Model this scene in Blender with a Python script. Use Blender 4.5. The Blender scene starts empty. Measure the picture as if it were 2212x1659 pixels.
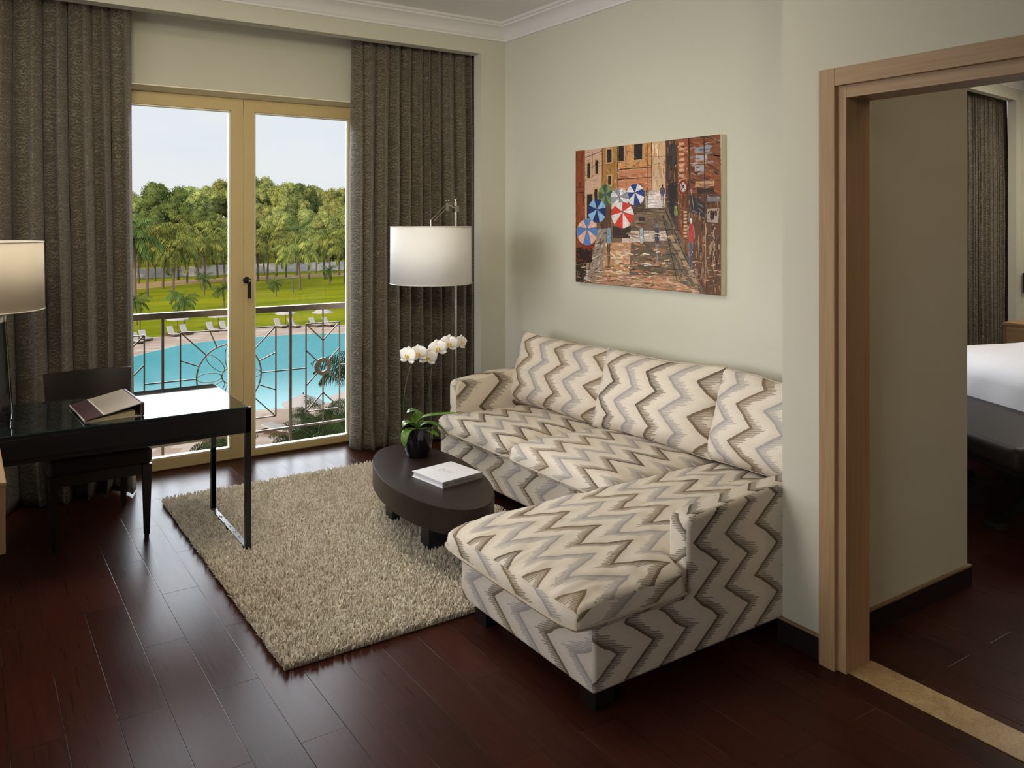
import bpy, bmesh, math, random
import numpy as np
from math import sin, cos, pi, radians, sqrt
from mathutils import Vector, Matrix, noise
random.seed(7); rng = np.random.default_rng(7)
SC = bpy.context.scene
COL = SC.collection
# ------------------------------------------------------------------ camera model
F, CX, VH, H, A = 1774., 1106., 481., 1.65, radians(33.9)
CA, SA = cos(A), sin(A)
def ray(u, v):
    X = (u-CX)/F
    return Vector((X*CA+SA, -X*SA+CA, -(v-VH)/F))
O = Vector((0, 0, H))
def onz(u, v, z=0.):
    r = ray(u, v); return O + r*((z-H)/r.z)
def onx(u, v, x):
    r = ray(u, v); return O + r*(x/r.x)
def ony(u, v, y):
    r = ray(u, v); return O + r*(y/r.y)
def atd(u, v, D):
    return O + ray(u, v)*D
cam = bpy.data.cameras.new('camera'); camo = bpy.data.objects.new('camera', cam); COL.objects.link(camo)
camo.location = O; camo.rotation_euler = (pi/2, 0, -A)
cam.sensor_width = 36; cam.lens = 36*F/2212; cam.shift_y = -(829.5-VH)/2212
cam.clip_start = .05; cam.clip_end = 3000
SC.camera = camo
SC.view_settings.view_transform = 'Standard'; SC.view_settings.look = 'None'
SC.view_settings.gamma = 1; SC.view_settings.exposure = 0.18; SC.view_settings.use_curve_mapping = False
# ------------------------------------------------------------------ materials
def srgb(*c):
    return tuple(((x/255)/12.92 if x/255 <= .04045 else ((x/255+.055)/1.055)**2.4) for x in c)+(1.,)
class MT:
    def __init__(s, name, col=(.8,.8,.8,1), rough=.6, metal=0., spec=.5):
        s.m = bpy.data.materials.new(name); s.m.use_nodes = True
        s.t = s.m.node_tree; s.b = s.t.nodes['Principled BSDF']; s.out = s.t.nodes['Material Output']
        s.b.inputs['Base Color'].default_value = col; s.b.inputs['Roughness'].default_value = rough
        s.b.inputs['Metallic'].default_value = metal; s.b.inputs['Specular IOR Level'].default_value = spec
    def n(s, ty, ins=None, **k):
        x = s.t.nodes.new(ty)
        for a, b in k.items(): setattr(x, a, b)
        for a, b in (ins or {}).items():
            if isinstance(b, bpy.types.NodeSocket): s.t.links.new(b, x.inputs[a])
            else: x.inputs[a].default_value = b
        return x
    def l(s, a, b): s.t.links.new(a, b)
    def mth(s, op, a, b=None, c=None, clamp=False):
        x = s.t.nodes.new('ShaderNodeMath'); x.operation = op; x.use_clamp = clamp
        for i, q in enumerate((a, b, c)):
            if q is None: continue
            if isinstance(q, bpy.types.NodeSocket): s.t.links.new(q, x.inputs[i])
            else: x.inputs[i].default_value = q
        return x.outputs[0]
    def mix(s, f, a, b, mode='MIX'):
        x = s.t.nodes.new('ShaderNodeMix'); x.data_type = 'RGBA'; x.blend_type = mode
        for i, q in ((0, f), (6, a), (7, b)):
            if isinstance(q, bpy.types.NodeSocket): s.t.links.new(q, x.inputs[i])
            else: x.inputs[i].default_value = q
        return x.outputs[2]
    def ramp(s, f, stops):
        x = s.t.nodes.new('ShaderNodeValToRGB'); s.l(f, x.inputs[0]); e = x.color_ramp.elements
        while len(e) < len(stops): e.new(.5)
        for i, (p, c) in enumerate(stops): e[i].position = p; e[i].color = c
        return x.outputs[0]
    def coord(s, kind='Object', scale=(1,1,1), loc=(0,0,0), rot=(0,0,0)):
        tc = s.t.nodes.new('ShaderNodeTexCoord')
        return s.n('ShaderNodeMapping', {'Vector': tc.outputs[kind], 'Scale': scale, 'Location': loc, 'Rotation': rot}).outputs[0]
    def noise(s, vec, scale=5, detail=3, rough=.5, dist=0.):
        return s.n('ShaderNodeTexNoise', {'Vector': vec, 'Scale': scale, 'Detail': detail, 'Roughness': rough, 'Distortion': dist}).outputs[0]
    def bump(s, h, strength=.3, dist=.01):
        x = s.n('ShaderNodeBump', {'Height': h, 'Strength': strength, 'Distance': dist}); s.l(x.outputs[0], s.b.inputs['Normal'])
    def col(s, c): s.l(c, s.b.inputs['Base Color'])
def simple(name, col, rough=.6, metal=0., spec=.5, nz=0., ns=20, bump=0., bs=200):
    m = MT(name, col, rough, metal, spec)
    v = m.coord()
    if nz:
        f = m.noise(v, ns, 3)
        d = tuple(c*(1-nz) for c in col[:3])+(1,); e = tuple(min(1, c*(1+nz)) for c in col[:3])+(1,)
        m.col(m.mix(f, d, e))
    if bump: m.bump(m.noise(v, bs, 2), bump, .002)
    return m.m
M = {}
M['wall'] = simple('wall_paint', (.61, .60, .505, 1), .75, nz=.03, ns=3, bump=.08, bs=120)
M['ceil'] = simple('ceiling_paint', (.86, .855, .86, 1), .8, nz=.02, ns=2)
M['crown'] = simple('crown_paint', (.80, .79, .79, 1), .6)
M['lit_soffit'] = simple('lit_soffit_strip', (.92, .86, .68, 1), .35)  # bright cream stands for light on the soffit, put into the colour
M['frame'] = simple('champagne_window_frame', (.58, .455, .225, 1), .42, .0, nz=.03, ns=4)
M['bead'] = simple('light_glazing_bead', (.8, .75, .6, 1), .35, .2)
M['black'] = simple('black_lacquer', (.010, .010, .012, 1), .28, nz=.2, ns=30)
M['blackmetal'] = simple('black_metal', (.012, .012, .014, 1), .32, .3)
M['darkwood'] = simple('dark_stained_wood', (.013, .0085, .0075, 1), .35, nz=.3, ns=40)
M['steel'] = simple('brushed_nickel', (.55, .52, .48, 1), .25, 1.)
M['white'] = simple('white_paper', (.78, .79, .84, 1), .4)
M['baseb'] = simple('dark_baseboard', (.014, .009, .009, 1), .45)
M['cap'] = simple('oak_cap', (.30, .20, .11, 1), .5)
M['linen'] = simple('bed_linen', (.82, .82, .86, 1), .8, bump=.25, bs=60)
M['leather'] = simple('dark_leather', (.024, .018, .017, 1), .5, 0., .25, nz=.2, ns=30, bump=.2, bs=250)
def wood(name, c1, c2, axis='z', rough=.45, sc=1.):
    m = MT(name, c1, rough)
    s = {'x': (2, 60, 60), 'y': (60, 2, 60), 'z': (60, 60, 2)}[axis]
    v = m.coord(scale=tuple(q*sc for q in s))
    f = m.noise(v, 1.5, 5, .6, .6)
    m.col(m.ramp(f, [(.3, c2), (.7, c1)])); m.bump(f, .06, .002)
    return m.m
M['oak'] = wood('pale_oak', (.44, .285, .155, 1), (.335, .21, .11, 1), 'z')
M['oaky'] = wood('pale_oak_lengthwise', (.44, .285, .155, 1), (.335, .21, .11, 1), 'y')
M['coffee'] = wood('espresso_veneer', (.032, .018, .014, 1), (.017, .010, .008, 1), 'x', .33); M['coffee'].node_tree.nodes['Principled BSDF'].inputs['Specular IOR Level'].default_value = .25
# glass
def glass(name, tint=(1,1,1,1), refl=1.0):
    m = MT(name); m.t.nodes.remove(m.b)
    tr = m.n('ShaderNodeBsdfTransparent', {'Color': tint}); g = m.n('ShaderNodeBsdfGlossy', {'Roughness': .02, 'Color': (refl, refl, refl, 1)})
    fr = m.n('ShaderNodeFresnel', {'IOR': 1.45}); mx = m.n('ShaderNodeMixShader', {0: fr.outputs[0], 1: tr.outputs[0], 2: g.outputs[0]})
    m.l(mx.outputs[0], m.out.inputs[0]); return m.m
M['pane'] = glass('window_glass', refl=.4)
def desktop():
    m = MT('smoked_desk_glass', (.008, .012, .013, 1), .025, 0, .9)
    m.b.inputs['IOR'].default_value = 1.6
    return m.m
M['deskglass'] = desktop()
M['glassedge'] = simple('green_glass_edge', (.02, .07, .065, 1), .1)
# floor
def floor():
    m = MT('cherry_planks', (.05, .02, .015, 1), .2)
    tc = m.n('ShaderNodeTexCoord').outputs['Object']
    sp = m.n('ShaderNodeSeparateXYZ', {0: tc})
    W, L = .1535, .905
    xs = m.mth('DIVIDE', m.mth('SUBTRACT', sp.outputs[0], .129), W)
    k = m.mth('FLOOR', xs); fx = m.mth('SUBTRACT', xs, k)
    par = m.mth('FLOORED_MODULO', k, 2.)
    ys = m.mth('ADD', m.mth('DIVIDE', m.mth('SUBTRACT', sp.outputs[1], 2.985), L), m.mth('MULTIPLY', par, .5))
    j = m.mth('FLOOR', ys); fy = m.mth('SUBTRACT', ys, j)
    ex = m.mth('MULTIPLY', m.mth('MINIMUM', fx, m.mth('SUBTRACT', 1., fx)), W)
    ey = m.mth('MULTIPLY', m.mth('MINIMUM', fy, m.mth('SUBTRACT', 1., fy)), L)
    e = m.mth('MINIMUM', ex, ey)
    gap = m.mth('SUBTRACT', 1., m.mth('DIVIDE', e, .0016), clamp=True)
    cell = m.n('ShaderNodeCombineXYZ', {0: k, 1: j}).outputs[0]
    wn = m.n('ShaderNodeTexWhiteNoise', {'Vector': cell}); wn.noise_dimensions = '3D'
    off = m.n('ShaderNodeVectorMath', {0: wn.outputs['Color'], 1: (7, 7, 7)}, operation='MULTIPLY').outputs[0]
    vv = m.n('ShaderNodeVectorMath', {0: tc, 1: off}, operation='ADD').outputs[0]
    mp = m.n('ShaderNodeMapping', {'Vector': vv, 'Scale': (70, 3, 1)}).outputs[0]
    g = m.noise(mp, 1.2, 5, .6, .8)
    c = m.ramp(g, [(.25, (.021, .0062, .0046, 1)), (.75, (.058, .0175, .0105, 1))])
    c = m.mix(m.mth('MULTIPLY', wn.outputs['Value'], .45), c, (.085, .026, .016, 1))
    lg = m.noise(m.n('ShaderNodeMapping', {'Vector': tc, 'Scale': (1, 1, 1)}).outputs[0], 3.5, 2)
    gc = m.mix(m.ramp(lg, [(.52, (0,0,0,1)), (.66, (1,1,1,1))]), (.004, .002, .002, 1), (.14, .10, .085, 1))
    c = m.mix(gap, c, gc); m.col(c)
    m.l(m.mth('ADD', .24, m.mth('MULTIPLY', g, .10)), m.b.inputs['Roughness'])
    m.b.inputs['Specular IOR Level'].default_value = .08
    hh = m.mth('ADD', m.mth('MULTIPLY', gap, -1.), m.mth('MULTIPLY', g, .08)); m.bump(hh, .25, .002)
    return m.m
M['floor'] = floor()
def marble():
    m = MT('yellow_marble', (.6, .45, .22, 1), .3)
    v = m.coord(); n1 = m.noise(v, 9, 6, .65, 1.5); vn = m.noise(v, 22, 5, .7, 2.5)
    c = m.ramp(n1, [(.3, (.42, .27, .12, 1)), (.7, (.62, .47, .24, 1))])
    w = m.ramp(vn, [(.47, (0,0,0,1)), (.5, (1,1,1,1)), (.53, (0,0,0,1))])
    m.col(m.mix(m.mth('MULTIPLY', w, .6), c, (.12, .07, .04, 1))); return m.m
M['marble'] = marble()
# zigzag ikat upholstery; UV in metres: u across the bands, v along them
def ikat(name, P=.19, lam=.183, amp=.17, wid=.46, dark=1., shift=0., sgn=1., vshift=0., allbrown=0.):
    m = MT(name, (.7, .6, .5, 1), .85, 0, .2)
    uv = m.n('ShaderNodeUVMap').outputs[0]; sp = m.n('ShaderNodeSeparateXYZ', {0: uv})
    u, v = sp.outputs[0], m.mth('ADD', sp.outputs[1], vshift)
    wob = m.n('ShaderNodeMapping', {'Vector': uv, 'Scale': (6, 6, 1)}).outputs[0]
    wn = m.mth('MULTIPLY', m.mth('SUBTRACT', m.noise(wob, 1, 2), .5), .03)
    pp = m.mth('PINGPONG', m.mth('ADD', v, wn), lam/2)
    zig = m.mth('MULTIPLY', pp, amp/(lam/2))
    step = m.mth('MULTIPLY', m.mth('SUBTRACT', m.noise(m.n('ShaderNodeMapping', {'Vector': uv, 'Scale': (3, 170, 1)}).outputs[0], 1, 1), .5), .010)
    s = m.mth('DIVIDE', m.mth('ADD', m.mth('ADD', m.mth('MULTIPLY', u, sgn), shift), m.mth('ADD', m.mth('ADD', zig, step), wn)), P)
    k = m.mth('FLOOR', s); fr = m.mth('SUBTRACT', s, k); par = m.mth('FLOORED_MODULO', k, 2.)
    # a crisp edge, a washed fill, and a comb of stitches along the far side
    t = m.mth('DIVIDE', fr, wid)
    pitch = .0085
    comb = m.mth('SINE', m.mth('MULTIPLY', m.mth('ADD', v, m.mth('MULTIPLY', u, .25)), 2*pi/pitch))
    cell = m.mth('FLOOR', m.mth('DIVIDE', m.mth('ADD', v, m.mth('MULTIPLY', u, .25)), pitch))
    ln = m.n('ShaderNodeTexWhiteNoise', {'Vector': m.n('ShaderNodeCombineXYZ', {0: cell, 1: k}).outputs[0]}); ln.noise_dimensions = '3D'
    reach = m.mth('ADD', .72, m.mth('MULTIPLY', ln.outputs['Value'], .42))
    tooth = m.mth('MULTIPLY', m.mth('GREATER_THAN', comb, -.1), m.mth('LESS_THAN', t, reach))
    tooth = m.mth('MULTIPLY', tooth, .85)
    solid = m.mth('MULTIPLY', m.mth('LESS_THAN', t, .27), .97)
    wash = m.mth('MULTIPLY', m.mth('LESS_THAN', t, .80), m.mth('SUBTRACT', .80, m.mth('MULTIPLY', t, .62)))
    mask = m.mth('MAXIMUM', solid, m.mth('MAXIMUM', wash, tooth))
    big = m.noise(m.n('ShaderNodeMapping', {'Vector': uv, 'Scale': (1.4, 1.4, 1)}).outputs[0], 1.5, 1)
    br = m.mix(m.ramp(big, [(.38, (0,0,0,1)), (.6, (1,1,1,1))]), (.058*dark, .035*dark, .020*dark, 1), (.19*dark, .118*dark, .050*dark, 1))
    gr = (.34*dark, .32*dark, .315*dark, 1)
    if allbrown: gr = (.19*dark, .135*dark, .095*dark, 1)
    bc = m.mix(par, br, gr)
    fade = m.mth('MULTIPLY', t, .22, clamp=True)
    base = m.mix(m.noise(m.n('ShaderNodeMapping', {'Vector': uv, 'Scale': (10, 120, 1)}).outputs[0], 1, 3), (.69, .615, .52, 1), (.79, .72, .63, 1))
    halo = m.mth('MULTIPLY', m.mth('SUBTRACT', 1., m.mth('DIVIDE', m.mth('SUBTRACT', 1., fr), .35), clamp=True), .35)
    base = m.mix(halo, base, (.52, .44, .36, 1))
    bc = m.mix(fade, bc, base)
    m.col(m.mix(m.mth('MULTIPLY', mask, .95), base, bc))
    fine = m.noise(m.n('ShaderNodeMapping', {'Vector': uv, 'Scale': (60, 500, 1)}).outputs[0], 1, 2)
    m.bump(m.mth('ADD', m.mth('MULTIPLY', mask, .7), m.mth('MULTIPLY', fine, .5)), .5, .0025)
    return m.m
M['ik_chaise'] = ikat('zigzag_fabric_chaise', .19, .19, .19, shift=.02, sgn=-1, vshift=.07)
M['ik_seat'] = ikat('zigzag_fabric_seat', .20, .176, .16, shift=.04)
M['ik_pil1'] = ikat('zigzag_fabric_pillow', .17, .185, .12, shift=.03, sgn=-1)
M['ik_pil2'] = ikat('zigzag_fabric_pillow_two', .175, .19, .12, shift=.10, sgn=-1, vshift=.05)
M['ik_pil3'] = ikat('zigzag_fabric_pillow_three', .18, .185, .13, shift=.06, sgn=-1, vshift=.09)
M['ik_base'] = ikat('zigzag_fabric_base', .17, .19, .14, shift=.05)
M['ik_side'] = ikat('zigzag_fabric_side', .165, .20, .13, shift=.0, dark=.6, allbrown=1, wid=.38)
# curtain
def curtain_mat():
    m = MT('moire_curtain', (.1, .08, .06, 1), .6, 0, .3)
    uv = m.n('ShaderNodeUVMap').outputs[0]
    w1 = m.noise(m.n('ShaderNodeMapping', {'Vector': uv, 'Scale': (8, 4, 1)}).outputs[0], 1, 3, .6)
    w2 = m.noise(m.n('ShaderNodeMapping', {'Vector': uv, 'Scale': (75, 34, 1)}).outputs[0], 1, 2, .6)
    sp = m.n('ShaderNodeSeparateXYZ', {0: uv})
    ph = m.mth('ADD', m.mth('MULTIPLY', sp.outputs[1], 300.), m.mth('ADD', m.mth('MULTIPLY', w1, 52.), m.mth('MULTIPLY', w2, 15.)))
    s = m.mth('SINE', ph)
    k = m.ramp(m.mth('ADD', m.mth('MULTIPLY', s, .5), .5), [(.55, (0,0,0,1)), (.85, (1,1,1,1))])
    rib = m.mth('SINE', m.mth('MULTIPLY', sp.outputs[0], 1600.))
    rb = m.noise(m.n('ShaderNodeMapping', {'Vector': uv, 'Scale': (260, 4, 1)}).outputs[0], 1, 2)
    c = m.mix(rb, (.072, .059, .039, 1), (.122, .102, .068, 1))
    brk = m.noise(m.n('ShaderNodeMapping', {'Vector': uv, 'Scale': (14, 22, 1)}).outputs[0], 1, 2)
    k2 = m.mth('MULTIPLY', k, m.ramp(brk, [(.3, (.1,.1,.1,1)), (.55, (1,1,1,1))]))
    m.col(m.mix(k2, c, (.225, .195, .150, 1)))
    m.bump(m.mth('ADD', k2, m.mth('MULTIPLY', rib, .2)), .5, .002)
    m.b.inputs['Sheen Weight'].default_value = .25
    return m.m
M['curtain'] = curtain_mat()
def rug_mat():
    m = MT('shag_wool', (.7, .6, .48, 1), .9, 0, .15)
    v = m.coord(); f = m.ramp(m.noise(v, 62, 2), [(.34, (0,0,0,1)), (.66, (1,1,1,1))]); g = m.noise(v, 9, 2)
    c = m.mix(f, (.56, .46, .34, 1), (1., .96, .86, 1)); m.col(m.mix(m.mth('MULTIPLY', g, .3), c, (.74, .66, .54, 1)))
    m.b.inputs['Sheen Weight'].default_value = .2
    return m.m
M['rug'] = rug_mat()
M['rugback'] = simple('rug_backing', (.62, .54, .43, 1), .95)
def shade_mat(c):
    m = MT('lamp_shade_linen', c, .8)
    v = m.coord(scale=(1, 1, 1)); m.bump(m.noise(v, 400, 2), .1, .001)
    return m.m
M['shade'] = shade_mat((.84, .84, .84, 1)); M['shade2'] = shade_mat((.74, .66, .54, 1))
# outdoors
def grass():
    m = MT('lawn_grass', (.05, .09, .01, 1), 1., 0, 0.)
    v = m.coord(); n1 = m.noise(m.coord(rot=(0, 0, -A), scale=(.035, .22, 1)), 1, 4, .6); n2 = m.noise(v, .8, 4, .6)  # stretched streaks put palm shadows into the grass colour, over its own mottling
    c = m.ramp(n1, [(.35, (0.0322, 0.0419, 0.0025, 1)), (.65, (0.0685, 0.0629, 0.0033, 1))])
    m.col(m.mix(m.mth('MULTIPLY', n2, .5), c, (0.0226, 0.0338, 0.0033, 1))); return m.m
M['grass'] = grass()
def pavers():
    m = MT('deck_pavers', (.4, .3, .25, 1), 1., 0, 0.)
    v = m.coord(rot=(0, 0, .5)); b = m.n('ShaderNodeTexBrick', {'Vector': v, 'Scale': 1., 'Mortar Size': .02, 'Brick Width': 1.6, 'Row Height': 1.2, 'Color1': (.070, .053, .048, 1), 'Color2': (.112, .106, .100, 1), 'Mortar': (.06, .05, .045, 1)})
    b.offset = .5
    n = m.noise(v, .25, 3); m.col(m.mix(m.mth('MULTIPLY', n, .7), b.outputs[0], (.104, .076, .055, 1))); return m.m
M['pavers'] = pavers()
M['sand'] = simple('sandy_path', (0.0868, 0.0620, 0.0310, 1), .9, 0., 0., nz=.15, ns=.3)
M['gwall'] = simple('garden_wall_render', (.115, .112, .105, 1), .8, 0., 0., nz=.1, ns=.2)
M['coping'] = simple('pool_coping', (.13, .12, .11, 1), .6, 0., 0.)
def water():
    m = MT('pool_water', (.04, .30, .36, 1), .3, 0, 0.)
    v = m.coord(); n = m.noise(v, .05, 2)
    m.col(m.mix(n, (.015, .062, .074, 1), (.022, .076, .086, 1)))
    bp = m.n('ShaderNodeBump', {'Height': m.noise(v, 1.2, 3), 'Strength': .035, 'Distance': .05})
    g = m.n('ShaderNodeBsdfGlossy', {'Roughness': .05, 'Color': (.9, 1, 1, 1), 'Normal': bp.outputs[0]})
    mx = m.n('ShaderNodeMixShader', {0: .055, 1: m.b.outputs[0], 2: g.outputs[0]}); m.l(mx.outputs[0], m.out.inputs[0])
    return m.m
M['water'] = water()
def leafmat(name, a, b, sc=6, tr=.25):
    m = MT(name, a, .8, 0, .0); v = m.coord(scale=(sc,)*3); oi = m.n('ShaderNodeObjectInfo').outputs['Random']
    f = m.noise(v, 1, 3, .6); c = m.mix(m.ramp(f, [(.3, (0,0,0,1)), (.7, (1,1,1,1))]), a, b)
    hs = m.n('ShaderNodeHueSaturation', {'Hue': m.mth('ADD', .485, m.mth('MULTIPLY', oi, .03)), 'Saturation': .84, 'Value': m.mth('ADD', .75, m.mth('MULTIPLY', oi, .5)), 'Color': c})
    m.col(hs.outputs[0])
    if tr:
        t = m.n('ShaderNodeBsdfTranslucent', {'Color': hs.outputs[0]}); mx = m.n('ShaderNodeMixShader', {0: tr, 1: m.b.outputs[0], 2: t.outputs[0]})
        m.l(mx.outputs[0], m.out.inputs[0])
    return m.m
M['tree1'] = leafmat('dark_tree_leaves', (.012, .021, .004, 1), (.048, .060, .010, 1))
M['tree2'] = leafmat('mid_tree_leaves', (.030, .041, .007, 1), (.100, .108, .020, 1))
M['palm'] = leafmat('yellow_green_palm_fronds', (.014, .028, .004, 1), (.088, .088, .008, 1), 4.5)  # dark green to yellow-green, mixed by noise
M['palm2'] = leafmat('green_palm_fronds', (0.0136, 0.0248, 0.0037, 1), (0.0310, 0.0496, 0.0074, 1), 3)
M['palm3'] = leafmat('dark_green_palm_fronds', (.009, .017, .005, 1), (.024, .034, .009, 1), 3)  # darker green for the near palms
M['palm4'] = leafmat('green_shrub_fronds', (.012, .026, .005, 1), (.035, .055, .008, 1), 3)
M['trunk'] = simple('palm_trunk', (.030, .023, .017, 1), .9, 0., 0., nz=.3, ns=2)
M['canvas_w'] = simple('white_parasol_cloth', (0.0924, 0.0882, 0.0924, 1), .8, 0., 0.)
M['lcush'] = simple('lounger_cushion', (0.0882, 0.0861, 0.0861, 1), .8, 0., 0.)
M['lbase'] = simple('lounger_base', (.022, .015, .012, 1), .9, 0., 0.)
M['rail'] = simple('bronze_railing', (.013, .0095, .0085, 1), .45, .0, .12)
M['leaf'] = MT('orchid_leaf', (.09, .17, .02, 1), .35).m
_m = MT('orchid_leaf', (.10, .2, .02, 1), .35); _v = _m.coord(); _m.col(_m.mix(_m.noise(_v, 25, 2), (.05, .12, .015, 1), (.15, .28, .03, 1))); M['leaf'] = _m.m
M['stem'] = simple('orchid_stem', (.045, .07, .015, 1), .5)
M['stake'] = simple('black_stake', (.008, .008, .008, 1), .5)
M['pot'] = simple('black_glazed_pot', (.006, .006, .009, 1), .12)
_m = MT('white_petal', (.86, .85, .83, 1), .55); _m.b.inputs['Subsurface Weight'].default_value = .15; _m.b.inputs['Subsurface Radius'].default_value = (.01, .01, .01); M['petal'] = _m.m
M['lip'] = simple('yellow_lip', (.75, .50, .06, 1), .5, nz=.3, ns=300)
M['text'] = simple('printed_text', (.10, .10, .12, 1), .6)
M['textl'] = simple('pale_printed_text', (.42, .42, .48, 1), .6)
M['spine'] = simple('grey_book_spine', (.24, .23, .23, 1), .5)
M['brownl'] = simple('brown_leather', (.055, .022, .020, 1), .42, bump=.1, bs=400)
M['beigel'] = simple('taupe_leather', (.36, .31, .25, 1), .4, bump=.1, bs=400)
M['stitch'] = simple('cream_trim', (.65, .60, .55, 1), .5)
M['pages'] = simple('cream_pages', (.42, .36, .22, 1), .7)
M['rubber'] = simple('black_rubber', (.01, .01, .01, 1), .7)
M['facade'] = simple('facade_render', (.5, .46, .38, 1), .8)
M['canvas_edge'] = simple('canvas_edge', (.74, .68, .50, 1), .8)
_m = MT('oil_paint', (.5, .4, .3, 1), .5); _a = _m.n('ShaderNodeAttribute', attribute_name='paint'); _m.col(_a.outputs[0]); _m.bump(_m.noise(_m.coord(scale=(1, 1, 1)), 130, 3), .3, .002); M['paint'] = _m.m
# ------------------------------------------------------------------ builders
class MB:
    def __init__(s): s.bm = bmesh.new(); s.wn = False
    def box(s, x0, x1, y0, y1, z0, z1, bev=0., seg=2, mat=None):
        t = bmesh.new(); bmesh.ops.create_cube(t, size=1)
        for v in t.verts: v.co = Vector(((x0+x1)/2+v.co.x*(x1-x0), (y0+y1)/2+v.co.y*(y1-y0), (z0+z1)/2+v.co.z*(z1-z0)))
        if bev: s.wn = True; bmesh.ops.bevel(t, geom=list(t.edges), offset=bev, segments=seg, profile=.5, affect='EDGES')
        if mat is not None: t.transform(mat)
        s.add(t); return s
    def add(s, t):
        mp = {v: s.bm.verts.new(v.co) for v in t.verts}
        for f in t.faces:
            try: s.bm.faces.new([mp[v] for v in f.verts])
            except ValueError: pass
        t.free()
    def prism(s, pts, z0, z1, bev=0.):
        t = bmesh.new(); f = t.faces.new([t.verts.new((p[0], p[1], z0)) for p in pts])
        r = bmesh.ops.extrude_face_region(t, geom=[f])
        for g in r['geom']:
            if isinstance(g, bmesh.types.BMVert): g.co.z = z1
        bmesh.ops.recalc_face_normals(t, faces=t.faces)
        if bev: s.wn = True; bmesh.ops.bevel(t, geom=[e for e in t.edges if e.calc_face_angle(0) > .5], offset=bev, segments=2, affect='EDGES')
        s.add(t); return s
    def tube(s, pts, r, seg=8, closed=False, cap=True):
        pts = [Vector(p) for p in pts]; n = len(pts); rs = r if hasattr(r, '__len__') else [r]*n
        rings = []; up = Vector((0, 0, 1))
        for i, p in enumerate(pts):
            a = pts[(i-1) % n] if (closed or i > 0) else p; b = pts[(i+1) % n] if (closed or i < n-1) else p
            t = (b-a).normalized()
            q = up if abs(t.dot(up)) < .95 else Vector((1, 0, 0))
            e1 = t.cross(q).normalized(); e2 = e1.cross(t).normalized()
            rings.append([s.bm.verts.new(p+(e1*cos(2*pi*k/seg)+e2*sin(2*pi*k/seg))*rs[i]) for k in range(seg)])
        m = n if closed else n-1
        for i in range(m):
            a, b = rings[i], rings[(i+1) % n]
            for k in range(seg): s.bm.faces.new([a[k], a[(k+1) % seg], b[(k+1) % seg], b[k]])
        if not closed and cap: s.bm.faces.new(rings[0][::-1]); s.bm.faces.new(rings[-1])
        return s
    def lathe(s, prof, c=(0, 0, 0), seg=32, sx=1., sy=1., power=2.):
        rings = []
        for r, z in prof:
            ring = []
            for k in range(seg):
                a = 2*pi*k/seg; ca, sa = cos(a), sin(a)
                if power != 2.:
                    q = (abs(ca)**power+abs(sa)**power)**(-1/power); ca *= q; sa *= q
                ring.append(s.bm.verts.new((c[0]+r*ca*sx, c[1]+r*sa*sy, c[2]+z)))
            rings.append(ring)
        for a, b in zip(rings, rings[1:]):
            for k in range(seg): s.bm.faces.new([a[k], a[(k+1) % seg], b[(k+1) % seg], b[k]])
        if prof[0][0] > 1e-4: s.bm.faces.new(rings[0][::-1])
        if prof[-1][0] > 1e-4: s.bm.faces.new(rings[-1])
        return s
    def build(s, name, mat, parent=None, smooth=True, loc=None, ang=40):
        bmesh.ops.remove_doubles(s.bm, verts=s.bm.verts, dist=1e-6)
        bmesh.ops.recalc_face_normals(s.bm, faces=s.bm.faces)
        me = bpy.data.meshes.new(name); s.bm.to_mesh(me); s.bm.free()
        o = finish(name, me, mat, parent, smooth, loc, ang)
        if s.wn and smooth: w = o.modifiers.new('WeightedNormal', 'WEIGHTED_NORMAL'); w.keep_sharp = True; w.weight = 100
        return o
def finish(name, me, mat, parent=None, smooth=True, loc=None, ang=40):
    o = bpy.data.objects.new(name, me); COL.objects.link(o)
    for mm in (mat if isinstance(mat, (list, tuple)) else [mat]): me.materials.append(mm)
    base = None
    if parent is not None:
        o.parent = parent; w = Vector((0, 0, 0)); q = parent
        while q is not None: w += q.location; q = q.parent
        base = w
    elif loc is not None:
        o.location = loc; base = Vector(loc)
    if base is not None: me.transform(Matrix.Translation(-base))
    if smooth:
        me.polygons.foreach_set('use_smooth', [True]*len(me.polygons))
        try: me.set_sharp_from_angle(angle=radians(ang))
        except Exception: pass
    return o
def raw(name, V, Fc, mat, parent=None, smooth=True, loc=None, ang=60):
    me = bpy.data.meshes.new(name); me.from_pydata([tuple(v) for v in V], [], Fc); me.update()
    return finish(name, me, mat, parent, smooth, loc, ang)
def tag(o, label, cat, group=None, kind=None):
    if kind == 'structure':
        o['kind'] = kind
        if label: o['label'] = label
        return o
    o['label'] = label; o['category'] = cat
    if group: o['group'] = group
    if kind: o['kind'] = kind
    return o
def thing(name, label, cat, loc=(0, 0, 0), rz=0, group=None):
    o = bpy.data.objects.new(name, None); COL.objects.link(o); o.location = loc; o.rotation_euler.z = rz
    o.empty_display_size = .1
    return tag(o, label, cat, group)
def struct(o, label=None): o['kind'] = 'structure'; return o
def copytree(o, loc, rz=None, label=None, scale=None):
    r = o.copy(); COL.objects.link(r); r.location = loc
    if rz is not None: r.rotation_euler.z = rz
    if label: r['label'] = label
    if scale: r.scale = (scale,)*3
    for ch in list(o.children):
        c = ch.copy(); COL.objects.link(c); c.parent = r
        for g in list(ch.children):
            d = g.copy(); COL.objects.link(d); d.parent = c
    return r
def setuv(o, fn):
    me = o.data; uvl = me.uv_layers.new(name='UVMap'); base = Vector((0, 0, 0)); q = o
    while q is not None: base += q.location; q = q.parent
    d = uvl.data
    for p in me.polygons:
        n = p.normal
        for li in p.loop_indices:
            d[li].uv = fn(me.vertices[me.loops[li].vertex_index].co+base, n)
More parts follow.
